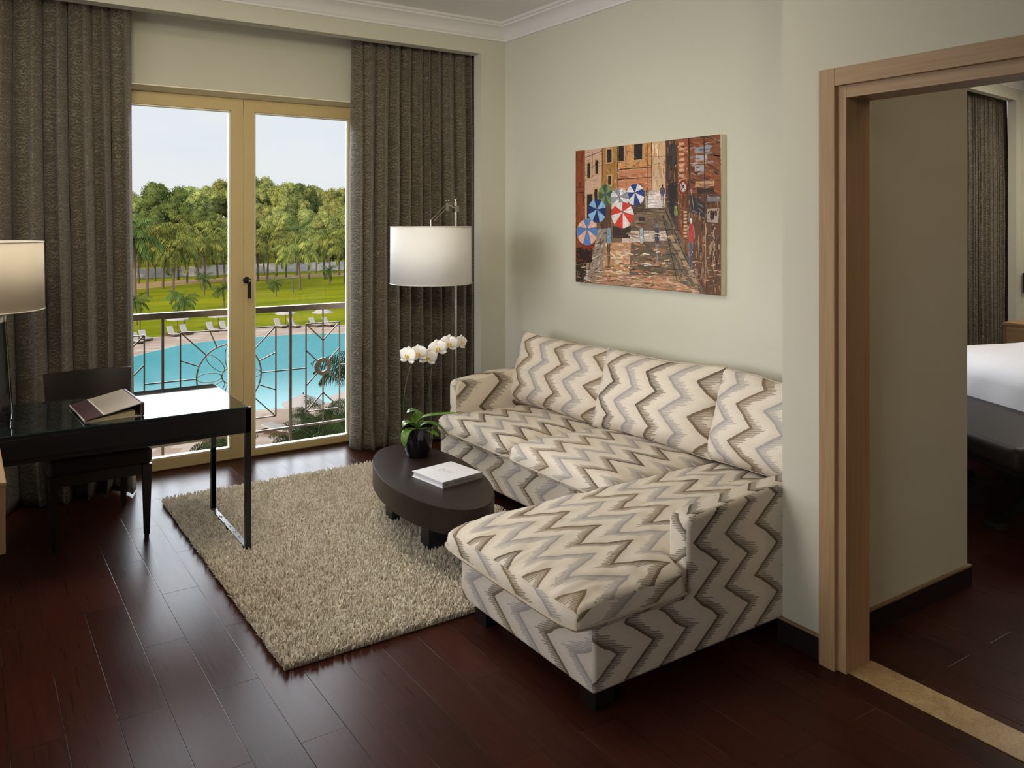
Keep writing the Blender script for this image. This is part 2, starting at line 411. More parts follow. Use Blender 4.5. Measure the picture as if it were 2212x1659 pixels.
# ------------------------------------------------------------------ room shell
XS, YB, YW, XD, YC = 3.50, 5.30, 5.70, 2.70, 2.10     # sofa wall, bulkhead face, window wall face, door wall, alcove corner
ZC = 3.165
def sbox(name, *b, mat='wall', bev=0.):
    o = MB().box(*b, bev=bev).build(name, M[mat], None, smooth=bev > 0); return struct(o)
sbox('floor', -2.6, 13.0, -2.9, 5.88, -.12, 0, mat='floor')
sbox('ceiling', -2.6, 13.0, -2.9, 5.9, ZC, ZC+.12, mat='ceil')
sbox('wall_left', -2.6, -2.45, -2.9, 5.7, 0, ZC)
sbox('wall_back', -2.45, 2.70, -2.9, -2.75, 0, ZC)
sbox('wall_sofa', XS, XS+.31, YC, 5.9, 0, ZC)
# wall between rooms, on the door axis
m = MB(); m.box(XD, XD+.15, -2.75, .70, 0, ZC); m.box(XD, XD+.15, 1.86, 1.95, 0, ZC); m.box(XD, XD+.15, .70, 1.86, 2.18, ZC)
struct(m.build('wall_door', M['wall'], None, False))
m = MB(); m.box(XD, XS+.31, 1.95, YC, 0, ZC); struct(m.build('wall_return', M['wall'], None, False))
# window wall: above and beside the glazed doors
FX0, FX1 = .74, 2.56
m = MB(); m.box(-2.45, FX0, YW, 5.9, 0, ZC); m.box(FX1, XS, YW, 5.9, 0, ZC); m.box(FX0, FX1, YW, 5.9, 2.5455, ZC)
struct(m.build('wall_window', M['wall'], None, False))
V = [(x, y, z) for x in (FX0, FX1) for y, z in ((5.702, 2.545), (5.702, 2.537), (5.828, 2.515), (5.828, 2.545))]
struct(raw('trim_9', V, [(0, 1, 2, 3), (7, 6, 5, 4), (0, 4, 5, 1), (1, 5, 6, 2), (2, 6, 7, 3), (3, 7, 4, 0)], M['lit_soffit'], smooth=False))  # sloped strip added above the door frame to look like a lit soffit
# bulkhead and column that frame the curtain niche
m = MB(); m.box(-2.45, XS, YB, YB+.10, 2.932, ZC); m.box(3.278, XS, YB, YB+.10, 0, 2.932)
struct(m.build('wall_bulkhead', M['wall'], None, False))
# crown moulding: cove profile swept along the two walls
def crown(name, p0, p1, out, zc=ZC, z0=3.043, mitre0=0, mitre1=0):
    prof = [(0, z0), (.012, z0), (.012, z0+.014), (.018, z0+.019), (.024, z0+.034), (.038, z0+.056), (.060, z0+.075), (.085, z0+.087), (.095, z0+.090), (.095, z0+.102), (.112, z0+.107), (.120, zc), (0, zc)]
    p0, p1, out = Vector(p0), Vector(p1), Vector(out); d = (p1-p0).normalized(); V = []
    for p, mi in ((p0, mitre0), (p1, mitre1)):
        for a, z in prof: V.append(p+out*a+d*(a*mi)+Vector((0, 0, z)))
    n = len(prof); Fc = [(i, (i+1) % n, n+(i+1) % n, n+i) for i in range(n)]+[tuple(range(n))[::-1], tuple(range(n, 2*n))]
    return struct(raw(name, V, Fc, M['crown'], ang=30))
crown('trim_1', (-2.45, YB, 0), (XS, YB, 0), (0, -1, 0), mitre1=-1)
crown('trim_2', (XS, YB, 0), (XS, YC, 0), (-1, 0, 0), mitre0=1)
# baseboards with a thin oak cap
def baseboard(name, x0, x1, y0, y1):
    m = MB().box(x0, x1, y0, y1, 0, .085).build(name, M['baseb'], None, False); struct(m)
    c = MB().box(x0, x1, y0, y1, .085, .093).build('oak_cap', M['cap'], m, False)
baseboard('baseboard_sofa', XS-.012, XS, YC, YB)
baseboard('baseboard_bulkhead', 3.278, XS-.012, YB-.012, YB)
baseboard('baseboard_door', XD-.014, XD, 1.91, YC+.014)
baseboard('baseboard_return', XD, XS-.012, YC, YC+.014)
baseboard('baseboard_bedroom', 2.86, 3.825, 1.936, 1.95)
baseboard('baseboard_corner', 3.81, 3.825, 1.95, 2.8)
# doorway casing
def frame3(name, xa, xb, ya, yb, z1, w, mat):      # legs and head around the opening ya..yb, width w outwards
    m = MB(); m.box(xa, xb, yb-w, yb, 0, z1, .002); m.box(xa, xb, ya, ya+w, 0, z1, .002)
    o = struct(m.build(name, M['oak']))
    h = MB().box(xa, xb, ya+w, yb-w, z1-w, z1, .002).build('head_board', M['oaky'], o)
    return o
frame3('trim_3', 2.664, 2.699, .63, 1.909, 2.218, .066, 'oak')
frame3('trim_4', 2.683, 2.83, .68, 1.859, 2.158, .052, 'oak')
frame3('trim_5', 2.832, 2.868, .68, 1.895, 2.19, .055, 'oak')
sbox('trim_6', 2.70, 2.845, .73, 1.81, 0.0005, .004, mat='marble')
# ------------------------------------------------------------------ glazed doors
d1 = bpy.data.objects.new('door_1', None); COL.objects.link(d1); d1.location = (1.646, 5.82, 0); d1['kind'] = 'structure'
m = MB(); m.box(FX0, FX1, 5.83, 5.90, 2.50, 2.545); m.box(FX0, FX0+.05, 5.83, 5.9, 0, 2.5); m.box(FX1-.05, FX1, 5.83, 5.9, 0, 2.5); m.box(FX0, FX1, 5.83, 5.9, 0, .02)
m.build('door_frame', M['frame'], d1, False)
def leaf(x0, x1, gx0, gx1, gz0):
    m = MB(); a, b = 5.815, 5.875
    m.box(x0, gx0, a, b, .008, 2.513, .003); m.box(gx1, x1, a, b, .008, 2.513, .003); m.box(gx0-.002, gx1+.002, a, b, .008, gz0, .003); m.box(gx0-.002, gx1+.002, a, b, 2.428, 2.513, .003)
    o = m.build('door_leaf', M['frame'], d1)
    q = .010
    m = MB(); m.box(gx0, gx0+q, a+.006, b-.01, gz0, 2.428, .002); m.box(gx1-q, gx1, a+.006, b-.01, gz0, 2.428, .002); m.box(gx0, gx1, a+.006, b-.01, gz0, gz0+q, .002); m.box(gx0, gx1, a+.006, b-.01, 2.428-q, 2.428, .002)
    m.build('glazing_bead', M['bead'], o)
    MB().box(gx0, gx1, 5.846, 5.850, gz0, 2.428).build('glass_pane', M['pane'], o, False)
    return o
leaf(.79, 1.6435, .875, 1.560, .080)
lr = leaf(1.6485, 2.515, 1.722, 2.43, .050)
hp = ony(534, 605, 5.80)
m = MB(); m.lathe([(.0, 0), (.022, 0), (.024, .004), (.024, .014), (.018, .018), (0, .018)], seg=24)
bm = m.bm; bm.transform(Matrix.Translation((hp.x-.004, 5.815, hp.z)) @ Matrix.Rotation(pi/2, 4, 'X'))
m.tube([(hp.x+.004, 5.80, hp.z), (hp.x+.004, 5.765, hp.z)], .011, 12)
m.box(hp.x-.008, hp.x+.016, 5.752, 5.772, hp.z-.125, hp.z+.012, .007, 3)
hd = m.build('door_handle', M['blackmetal'], lr)
m = MB(); m.lathe([(0, 0), (.008, 0), (.008, .004), (0, .004)], seg=16); m.bm.transform(Matrix.Translation((hp.x+.004, 5.754, hp.z-.003)) @ Matrix.Rotation(pi/2, 4, 'X')); m.build('lock_button', M['steel'], hd)
# ------------------------------------------------------------------ balcony railing (bronze)
YR = 6.15
rl = thing('balcony_railing', 'bronze metal balcony railing with flower and ring ornaments outside the glazed doors', 'railing', (1.6, YR, 0))
struct(MB().box(-3, 14, 5.9, 6.32, -.32, -.13).build('balcony_ledge', M['facade'], None, False))
MB().box(-.6, 4.2, YR-.012, YR+.03, .973, 1.018, .003).build('handrail', M['rail'], rl)
MB().box(-.6, 4.2, YR-.006, YR+.012, .078, .094).build('bottom_rail', M['rail'], rl, False)
for px in (-.44, .27, 1.18, 2.094, 3.0, 3.91):
    MB().box(px-.008, px+.008, YR-.008, YR+.016, -.13, .975).build('post', M['rail'], rl, False)
def bar(m, a, b, w=.009, y=YR):
    a = Vector((a[0], y, a[1])); b = Vector((b[0], y, b[1])); d = b-a; L = d.length; ang = math.atan2(d.z, d.x)
    t = Matrix.Translation((a+b)/2) @ Matrix.Rotation(-ang, 4, 'Y')
    m.box(-L/2, L/2, -.005, .005, -w/2, w/2, mat=t)
def ringm(m, c, rx, rz, r=.004, rot=0, n=40):
    m.tube([(c[0]+rx*cos(t)*cos(rot)-rz*sin(t)*sin(rot), YR, c[1]+rx*cos(t)*sin(rot)+rz*sin(t)*cos(rot)) for t in [2*pi*k/n for k in range(n)]], r, 6, closed=True)
def bigpanel(cx):
    m = MB(); x0, x1, z0, z1, zc = cx-.342, cx+.342, .19, .866, .528
    for a, b in (((x0, z0), (x1, z0)), ((x0, z1), (x1, z1)), ((x0, z0), (x0, z1)), ((x1, z0), (x1, z1))): bar(m, a, b)
    bar(m, (cx, z1), (cx, .973)); bar(m, (cx, z0), (cx, .094))
    R = .232; ringm(m, (cx, zc), R, R, .006)
    for k in range(16):
        if k % 2 == 0 and k % 4 == 0 and k % 8 != 0: pass
        a = 2*pi*k/16; c, s_ = cos(a), sin(a)
        t = min((.342/abs(c)) if abs(c) > 1e-3 else 9, (.338/abs(s_)) if abs(s_) > 1e-3 else 9)
        if k % 4 == 0 or k % 4 == 2 or True: bar(m, (cx+R*c, zc+R*s_), (cx+t*c, zc+t*s_), .008)
    ringm(m, (cx, zc), .055, .055, .005)
    for k in range(8):
        a = 2*pi*k/8+0; rr = .143; ringm(m, (cx+rr*cos(a), zc+rr*sin(a)), .086, .033, .003, a, 28)
    bar(m, (x1, zc), (x1+.24, zc)); bar(m, (x0, zc), (x0-.24, zc))
    m.build('flower_panel', M['rail'], rl)
def smallpanel(cx):
    m = MB(); x0, x1, z0, z1, zc = cx-.137, cx+.137, .19, .867, .527
    for a, b in (((x0, z0), (x1, z0)), ((x0, z1), (x1, z1)), ((x0, z0), (x0, z1)), ((x1, z0), (x1, z1)), ((cx, zc+.06), (cx, .973)), ((cx, zc-.06), (cx, .094))): bar(m, a, b)
    for sx in (-1, 1):
        bar(m, (cx, z1-.135), (cx+sx*.137, z1)); bar(m, (cx, z0+.135), (cx+sx*.137, z0))
        bar(m, (cx+sx*.045, zc+.045), (cx+sx*.137, zc+.137)); bar(m, (cx+sx*.045, zc-.045), (cx+sx*.137, zc-.137))
    n = 36
    for k in range(n):
        a0, a1 = 2*pi*k/n, 2*pi*(k+1)/n
        q = [m.bm.verts.new((cx+r*cos(a), YR+y, zc+r*sin(a))) for y in (-.007, .007) for r in (.037, .068) for a in (a0, a1)]
        for f in ((0, 2, 3, 1), (4, 5, 7, 6), (2, 6, 7, 3), (0, 1, 5, 4)): m.bm.faces.new([q[i] for i in f])
    m.build('ring_panel', M['rail'], rl)
for c in (1.639,): bigpanel(c)
for c in (.923, 2.353): smallpanel(c)
bigpanel(.21); bigpanel(3.07)
# ------------------------------------------------------------------ curtains
def curtain(name, label, P0, P1, ztop, zbot, width_cloth, amp, nf, seed, curl=None, group=None, flare=0., loc=None):
    rnd = random.Random(seed); P0, P1 = Vector(P0), Vector(P1); d = P1-P0; L = d.length; d.normalize(); nrm = Vector((-d.y, d.x, 0))
    fr = sorted(rnd.uniform(0, 1) for _ in range(0))
    # fold phases with varying width
    ws = [rnd.uniform(.6, 1.5) for _ in range(nf)]; tot = sum(ws); edges = [0]
    for w in ws: edges.append(edges[-1]+w/tot)
    amps = [rnd.uniform(.75, 1.2) for _ in range(nf)]; skew = [rnd.uniform(-.5, .5) for _ in range(nf)]
    NU, NV = nf*14, 60; V = []; UV = []
    for j in range(NV+1):
        t = j/NV; z = ztop+(zbot-ztop)*t
        for i in range(NU+1):
            s = i/NU
            s2 = s+.010*sin(7*s+2.2*t+seed)*min(1, t*2)*min(1, 6*s*(1-s)*2)
            k = 0
            while k < nf-1 and s2 > edges[k+1]: k += 1
            w = max(0, min(1, (s2-edges[k])/(edges[k+1]-edges[k])))
            y = sin(2*pi*w)*amps[k]+.35*sin(4*pi*w+skew[k]*3)
            xoff = .012*sin(4*pi*w)*(1 if w else 0)
            am = amp*(.55+.45*min(1, t*3))
            y += .25*noise.noise(Vector((s*9, t*1.7, seed)))
            pos = P0+d*(L*s*(1+flare*t)+xoff)+nrm*(y*am)
            if curl and s < curl[0]: q_ = 1-s/curl[0]; pos += nrm*(curl[1]*q_**1.6)+d*(.05*q_)
            if t > .93:
                q = (t-.93)/.07
                pos += nrm*(.02*q*sin(s*40+seed))+d*(.012*q*sin(s*23+seed))
            V.append(Vector((pos.x, pos.y, z))); UV.append((s*width_cloth, z))
    Fc = [(j*(NU+1)+i, j*(NU+1)+i+1, (j+1)*(NU+1)+i+1, (j+1)*(NU+1)+i) for j in range(NV) for i in range(NU)]
    o = raw(name, V, Fc, M['curtain'], loc=(P0+P1)/2*1.0 if loc is None else loc, ang=180)
    me = o.data; uvl = me.uv_layers.new(name='UVMap')
    for l in me.loops: uvl.data[l.index].uv = UV[l.vertex_index]
    so = o.modifiers.new('Solidify', 'SOLIDIFY'); so.thickness = .004
    tag(o, label, 'curtain', group); return o
curtain('curtain', 'floor-length brown moire curtain left of the glazed doors, behind the desk and chair', (-1.2, 5.49, 0), (.868, 5.49, 0), 2.99, .012, 3.6, .062, 17, 3, flare=.01)
curtain('curtain', 'floor-length brown moire curtain right of the glazed doors, behind the floor lamp', (2.315, 5.52, 0), (3.43, 5.475, 0), 2.99, .012, 2.3, .052, 13, 11, curl=(.09, .13))
# ------------------------------------------------------------------ bedroom seen through the doorway
def wpt(u, D, z=0):
    p = atd(u, VH, D); return Vector((p.x, p.y, z))
c0, c1 = wpt(2066, 7.62), wpt(2194, 8.58)
dc = (c1-c0).normalized(); nb = Vector((-dc.y, dc.x, 0))
def slab(name, p, q, th, z0, z1, mat):
    d = (q-p).normalized(); n = Vector((-d.y, d.x, 0))*th
    V = [Vector((a.x, a.y, z)) for z in (z0, z1) for a in (p, q, q+n, p+n)]
    return struct(raw(name, V, [(0, 3, 2, 1), (4, 5, 6, 7), (0, 1, 5, 4), (1, 2, 6, 5), (2, 3, 7, 6), (3, 0, 4, 7)], mat, smooth=False))
cc = wpt(2206, 8.68)
slab('wall_bedroom_window', c0-dc*4, cc, .08, 2.93, ZC, M['wall'])
slab('wall_bedroom_column', c1+dc*.02, cc, .08, 0, 2.93, M['wall'])
slab('wall_bedroom_niche', c0-dc*4+nb*.45, cc+nb*.45, .1, 0, ZC, M['wall'])
slab('wall_bedroom_head', cc, Vector((cc.x, -2.7, 0)), .12, 0, ZC, M['wall'])
crown('trim_7', c0-dc*4, cc, (-nb.x, -nb.y, 0), mitre1=-1)
crown('trim_8', cc, Vector((cc.x, -2.7, 0)), (-1, 0, 0), mitre0=1)
sbox('wall_bedroom_back', 2.85, 13, -2.9, -2.75, 0, ZC)
sbox('wall_bedroom_side', 3.81, 3.9, 2.1, 5.9, 0, ZC)
curtain('curtain', 'brown moire curtain in the bedroom, seen through the doorway', c0-dc*.5+nb*.16, c1+nb*.16+dc*.17, 2.98, .012, 3.6, .04, 26, 21)
# bench and bed stand turned a little to the wall
RB = radians(-25.5); EX, EY = Vector((cos(RB), sin(RB), 0)), Vector((-sin(RB), cos(RB), 0))
PB = onz(2192, 972, .5); PB.z = 0
BC = PB+EX*.36+EY*.72
bn = thing('bench', 'dark brown leather bench with crossed metal legs at the foot of the bed', 'bench', BC)
bx, by = BC.x, BC.y
m = MB(); m.box(bx-.36, bx+.36, by-.72, by+.72, .37, .50, .045, 4); m.build('seat_pad', M['leather'], bn)
m = MB(); m.box(bx-.32, bx+.32, by-.68, by+.68, .345, .37, .004); m.build('seat_frame', M['blackmetal'], bn)
for yy in (by-.45, by+.45):
    for sx in (-1, 1):
        m = MB(); a = Vector((bx-sx*.25, yy+sx*.012, .345)); b = Vector((bx+sx*.25, yy+sx*.012, .03))
        d = (b-a); L = d.length; tm = Matrix.Translation((a+b)/2) @ d.to_track_quat('X', 'Y').to_matrix().to_4x4()
        m.box(-L/2, L/2, -.028, .028, -.008, .008, mat=tm); lg = m.build('leg', M['blackmetal'], bn, False)
        MB().box(b.x-.04, b.x+.04, yy-.045, yy+.045, 0, .035, .006).build('foot', M['rubber'], lg)
bn.rotation_euler.z = RB
bed_c = BC+EX*(.36+.07+1.05)+EY*.15
bed = thing('bed', 'bed with white linen seen through the doorway, behind the leather bench', 'bed', bed_c)
bx0, bx1, by0, by1 = bed_c.x-1.03, bed_c.x+1.03, bed_c.y-1.0, bed_c.y+1.0
MB().box(bx0+.05, bx1, by0+.08, by1-.08, .06, .34, .02).build('bed_base', M['darkwood'], bed)
def bedspread():
    NX, NY = 60, 50; V = []; LX, LY = bx1-bx0, by1-by0
    for j in range(NY+1):
        for i in range(NX+1):
            a = -.30+i/NX*(LX+.30); b = -.30+j/NY*(LY+.60)
            dx = min(a, 0); dy = min(b, 0)+min(LY-b, 0)
            x = max(a, 0); y = min(max(b, 0), LY)
            drop = -sqrt(dx*dx+dy*dy); drop = max(drop, -.32)
            e = min(a if a > 0 else 0, b if b > 0 else 0, LY-b if b < LY else 0)
            z = .715+drop-.04*math.exp(-e/.06)+.016*noise.noise(Vector((x*3, y*3, 0)))+.05*min(1, max(0, a/1.8))
            ox = -.03*(dx < 0)+.02*noise.noise(Vector((y*5, z*4, 2)))*(dx < 0); oy = (.03*(b > LY)-.03*(b < 0))
            V.append((bx0+x+ox, by0+y+oy, z))
    Fc = [(j*(NX+1)+i, j*(NX+1)+i+1, (j+1)*(NX+1)+i+1, (j+1)*(NX+1)+i) for j in range(NY) for i in range(NX)]
    o = raw('bedspread', V, Fc, M['linen'], bed, ang=180); so = o.modifiers.new('Solidify', 'SOLIDIFY'); so.thickness = -.025
bedspread()
MB().box(bx0+.03, bx1, by0+.03, by1-.03, .34, .64, .05, 3).build('mattress', M['linen'], bed)
bed.rotation_euler.z = RB
# nightstand
p = onz(2166, 697, .66); D0 = 8.1
q = wpt(2167, 7.9)
ns = thing('nightstand', 'pale oak nightstand beside the bedroom curtain, behind the bed', 'nightstand', (q.x+.3, q.y-.22, 0))
zt = H-(696-VH)/F*7.9
m = MB(); m.box(q.x, q.x+.62, q.y-.46, q.y, .0, zt-.025, .003); m.box(q.x-.008, q.x+.63, q.y-.47, q.y+.005, zt-.025, zt, .003); m.build('body', M['oaky'], ns)
dr = MB().box(q.x-.012, q.x, q.y-.43, q.y-.03, zt-.23, zt-.045, .003).build('drawer', M['oaky'], ns)
# framed picture on the bedroom head wall
q = wpt(2208.5, 8.1); q = Vector((cc.x, cc.y-.025, 0))
z1, z0 = H-(589-VH)/F*8.7, H-(631-VH)/F*8.7
fp = thing('picture_frame', 'dark framed panel on the bedroom wall right of the curtain, at the photo edge', 'picture', (cc.x-.02, q.y-.3, (z0+z1)/2))
MB().box(cc.x-.03, cc.x-.002, q.y-.55, q.y, z0, z1, .002).build('frame', M['black'], fp)
MB().box(cc.x-.034, cc.x-.030, q.y-.53, q.y-.02, z0+.02, z1-.02).build('panel', M['darkwood'], fp, False)
# ------------------------------------------------------------------ shag rug
RX0, RX1, RY0, RY1 = .985, 2.555, 2.965, 5.16
rg = thing('shag_rug', 'thick cream shag rug under the coffee table on the dark plank floor', 'rug', ((RX0+RX1)/2, (RY0+RY1)/2, 0))
MB().box(RX0+.01, RX1-.01, RY0+.01, RY1-.01, .0005, .010).build('rug_backing', M['rugback'], rg, False)
def pile():
    N = 85000
    x = rng.uniform(RX0, RX1, N); y = rng.uniform(RY0, RY1, N)
    hide = (x > 2.0) & (y < 2.9)
    # clumps: neighbouring tufts lean together
    g = 70; gx = rng.normal(0, 1, (g, g)); gy = rng.normal(0, 1, (g, g))
    ix = ((x-RX0)/(RX1-RX0)*(g-1)).astype(int); iy = ((y-RY0)/(RY1-RY0)*(g-1)).astype(int)
    lx = gx[ix, iy]*.45+rng.normal(0, .55, N); ly = gy[ix, iy]*.45+rng.normal(0, .55, N)
    cc_ = .019; kx = np.floor(x/cc_); ky = np.floor(y/cc_)
    jx = (np.sin(kx*12.9898+ky*78.233)*43758.5453) % 1; jy = (np.sin(kx*39.346+ky*11.135)*24634.634) % 1
    lx = lx*.45+((kx+.2+.6*jx)*cc_-x)/.0085*.62; ly = ly*.45+((ky+.2+.6*jy)*cc_-y)/.0085*.62
    ed = .05
    lx += np.where(x < RX0+ed, -.5*(1-(x-RX0)/ed), 0); ly += np.where(y < RY0+ed, -1.2*(1-(y-RY0)/ed), 0)+np.where(y > RY1-ed, 1.*(1-(RY1-y)/ed), 0)
    h = rng.uniform(.019, .033, N)*(.85+.3*((np.sin(kx*7.13+ky*3.71)*1753.31) % 1)); w = rng.uniform(.0022, .0034, N)
    b = np.stack([x, y, np.full(N, .006)], 1)
    l = np.stack([lx, ly], 1)*.0085
    P = []
    for t, k in ((0, 0.), (.5, .35), (.85, .95), (1., 1.5)):
        p = b.copy(); p[:, :2] += l*k; p[:, 2] += h*(t if t < 1 else .93); P.append(p)
    ang = rng.uniform(0, 2*pi, N); V = np.zeros((N, 4, 3, 3))
    for r, (p, ws) in enumerate(zip(P, (1., 1.1, 1.0, .35))):
        for c in range(3):
            a = ang+2*pi*c/3
            V[:, r, c, 0] = p[:, 0]+np.cos(a)*w*ws; V[:, r, c, 1] = p[:, 1]+np.sin(a)*w*ws; V[:, r, c, 2] = p[:, 2]
    tri = []
    for r in range(3):
        for c in range(3):
            d = (c+1) % 3; tri.append((r*3+c, r*3+d, (r+1)*3+d, (r+1)*3+c))
    tri = np.array(tri); idx = (np.arange(N)[:, None, None]*12+tri[None]).reshape(-1)
    me = bpy.data.meshes.new('rug_pile'); me.vertices.add(N*12); me.vertices.foreach_set('co', V.reshape(-1))
    nf = N*9; me.loops.add(nf*4); me.loops.foreach_set('vertex_index', idx)
    me.polygons.add(nf); me.polygons.foreach_set('loop_start', np.arange(nf)*4)
    me.update(calc_edges=True)
    o = finish('rug_pile', me, M['rug'], rg, True, ang=180); o['kind'] = 'stuff'
pile()
# ------------------------------------------------------------------ sofa
def nrm_uv(kind):
    def f(p, n):
        ax, ay, az = abs(n.x), abs(n.y), abs(n.z)
        if kind == 'chaise':
            if az > .55: return (p.x, p.y)
            return (p.y, p.z) if ax > ay else (p.x, p.z)
        if kind == 'seat':
            if ay > .75 and az < .5: return (p.x, p.z)
            return (p.y, p.x+p.z*1.0)
        if az > .8: return (p.x, p.y)
        return (p.y, p.z) if ax >= ay else (p.x, p.z)
    return f
def cush(name, parent, x0, x1, y0, y1, zs, hu, hd, mat, uvk, y0f=None, y1f=None, pw=7., n=56, seed=0, wr=.004, tufts=0.):
    """knife-edge box cushion: seam outline at zs, crowned top hu, under side hd"""
    def pr(t):
        k = abs(2*t-1); return (1-k**pw)**.5 if k < 1 else 0.
    us = [.5-.5*cos(pi*i/n)*(.35)-(.5-i/n)*.65 for i in range(n+1)]; us[0] = 0; us[-1] = 1
    V = []; Fc = []
    def P(u, v, top):
        x = x0+(x1-x0)*u; a = y0f(x) if y0f else y0; b = y1f(x) if y1f else y1
        y = a+(b-a)*v
        q = pr(u)*pr(v)
        rnd = .93+.07*(1-(abs(2*v-1))**2.5)       # corners set back a little
        xx = (x0+x1)/2+(x-(x0+x1)/2)*(.985+.015*(1-abs(2*v-1)**6))
        kk = (abs(2*u-1)**9)*(abs(2*v-1)**9)*.012; xx -= kk*(1 if u > .5 else -1); y -= kk*(1 if v > .5 else -1)
        hgt = q**(.43 if top else .4)
        crown = .80+.20*cos((u-.5)*pi*.9)*cos((v-.5)*pi*.9)
        z = zs+(hu*hgt*crown if top else -hd*hgt)
        if q > 0:
            e = 1-q
            z += wr*noise.noise(Vector((x*13, y*13, seed+(0 if top else 5))))*(1.5 if top else 1)
            if top: z += wr*1.3*noise.noise(Vector((x*4, y*38, seed)))*math.exp(-((u-.06)/.09)**2)+wr*noise.noise(Vector((x*38, y*4, seed)))*math.exp(-((v-.05)/.08)**2)
        return (xx, y, z)
    idx = {}
    for top in (1, 0):
        for i, u in enumerate(us):
            for j, v in enumerate(us):
                if not top and (i in (0, n) or j in (0, n)): idx[0, i, j] = idx[1, i, j]; continue
                idx[top, i, j] = len(V); V.append(P(u, v, top))
    for top in (1, 0):
        for i in range(n):
            for j in range(n):
                q = (idx[top, i, j], idx[top, i+1, j], idx[top, i+1, j+1], idx[top, i, j+1]); Fc.append(q if top else q[::-1])
    o = raw(name, V, Fc, mat, parent, ang=180); setuv(o, nrm_uv(uvk))
    ring = [idx[1, i, 0] for i in range(n+1)]+[idx[1, n, j] for j in range(1, n+1)]+[idx[1, i, n] for i in range(n-1, -1, -1)]+[idx[1, 0, j] for j in range(n-1, 0, -1)]
    m = MB(); m.tube([V[k] for k in ring], .0055, 6, closed=True); p = m.build('piping', M['piping'], o)
    return o
M['piping'] = simple('cream_piping', (.50, .42, .33, 1), .8, nz=.25, ns=25)
sofa = thing('sectional_sofa', 'cream L-shaped sofa with brown and grey zigzag upholstery and a chaise in the foreground', 'sofa', (2.6, 3.2, 0))
SYR, SYL = 2.07, 4.67
m = MB(); m.box(1.715, 3.47, SYR, 2.935, .085, .325, .018, 3); o = m.build('chaise_base', M['ik_base'], sofa); setuv(o, nrm_uv('b'))
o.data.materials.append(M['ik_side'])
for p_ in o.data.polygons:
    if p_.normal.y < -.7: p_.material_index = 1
m = MB(); m.box(2.562, 3.47, 2.937, SYL-.02, .085, .325, .018, 3); o = m.build('seat_base', M['ik_base'], sofa); setuv(o, nrm_uv('b'))
m = MB(); m.box(3.28, 3.475, SYR+.11, SYL-.10, .325, .66, .03, 3); o = m.build('back_frame', M['ik_base'], sofa); setuv(o, nrm_uv('b'))
def arm(ya, yb, xf, ztop, mat, zb=.09, name='armrest'):
    def prof(i):
        P = []; r = .045-i; x0, zt_ = xf+i, ztop-.03-i; x1, z0 = 3.475-i, zb+i
        for t in range(9): a = pi-t/8*pi/2; P.append((x0+r+r*cos(a), zt_-r+r*sin(a)))
        for k in range(1, 13): s_ = k/12; P.append((x0+r+(x1-x0-r)*s_, zt_+.03*min(1, s_*3)))
        return P+[(x1, z0), (x0, z0)]
    b = .022; L = [(b*(1-sin(k/5*pi/2)), ya+b*(1-cos(k/5*pi/2))) for k in range(6)]
    L += [(i, ya+yb-y) for i, y in L[::-1]]
    V = []; rows = []
    for i, y in L: rows.append(list(range(len(V), len(V)+23))); V += [(x, y, z) for x, z in prof(i)]
    n = 23; Fc = [tuple(rows[0]), tuple(rows[-1][::-1])]
    for A_, B_ in zip(rows, rows[1:]): Fc += [(A_[k], B_[k], B_[(k+1) % n], A_[(k+1) % n]) for k in range(n)]
    o = raw(name, V, Fc, mat, sofa, ang=50); setuv(o, nrm_uv('b')); w = o.modifiers.new('WeightedNormal', 'WEIGHTED_NORMAL'); w.keep_sharp = True; return o
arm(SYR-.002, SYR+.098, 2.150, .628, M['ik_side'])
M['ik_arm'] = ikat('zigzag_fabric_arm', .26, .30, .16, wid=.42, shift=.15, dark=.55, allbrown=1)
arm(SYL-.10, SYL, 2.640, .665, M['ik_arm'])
def chy0(x):
    t = min(1, max(0, (x-2.115)/.05)); t = t*t*(3-2*t); return 2.045+.127*t
cush('chaise_cushion', sofa, 1.61, 3.32, 2.045, 2.93, .338, .118, .03, M['ik_chaise'], 'chaise', y0f=chy0, seed=1, pw=9, n=80, wr=.005)
def s1(x):
    t = min(1, max(0, (x-2.60)/.05)); t = t*t*(3-2*t); return 4.650-.080*t
cush('seat_cushion', sofa, 2.520, 3.32, 3.80, 4.6, .338, .118, .03, M['ik_seat'], 'seat', y1f=s1, seed=2, pw=8)
cush('seat_cushion', sofa, 2.515, 3.32, 2.925, 3.805, .338, .122, .03, M['ik_seat'], 'seat', seed=3, pw=8)
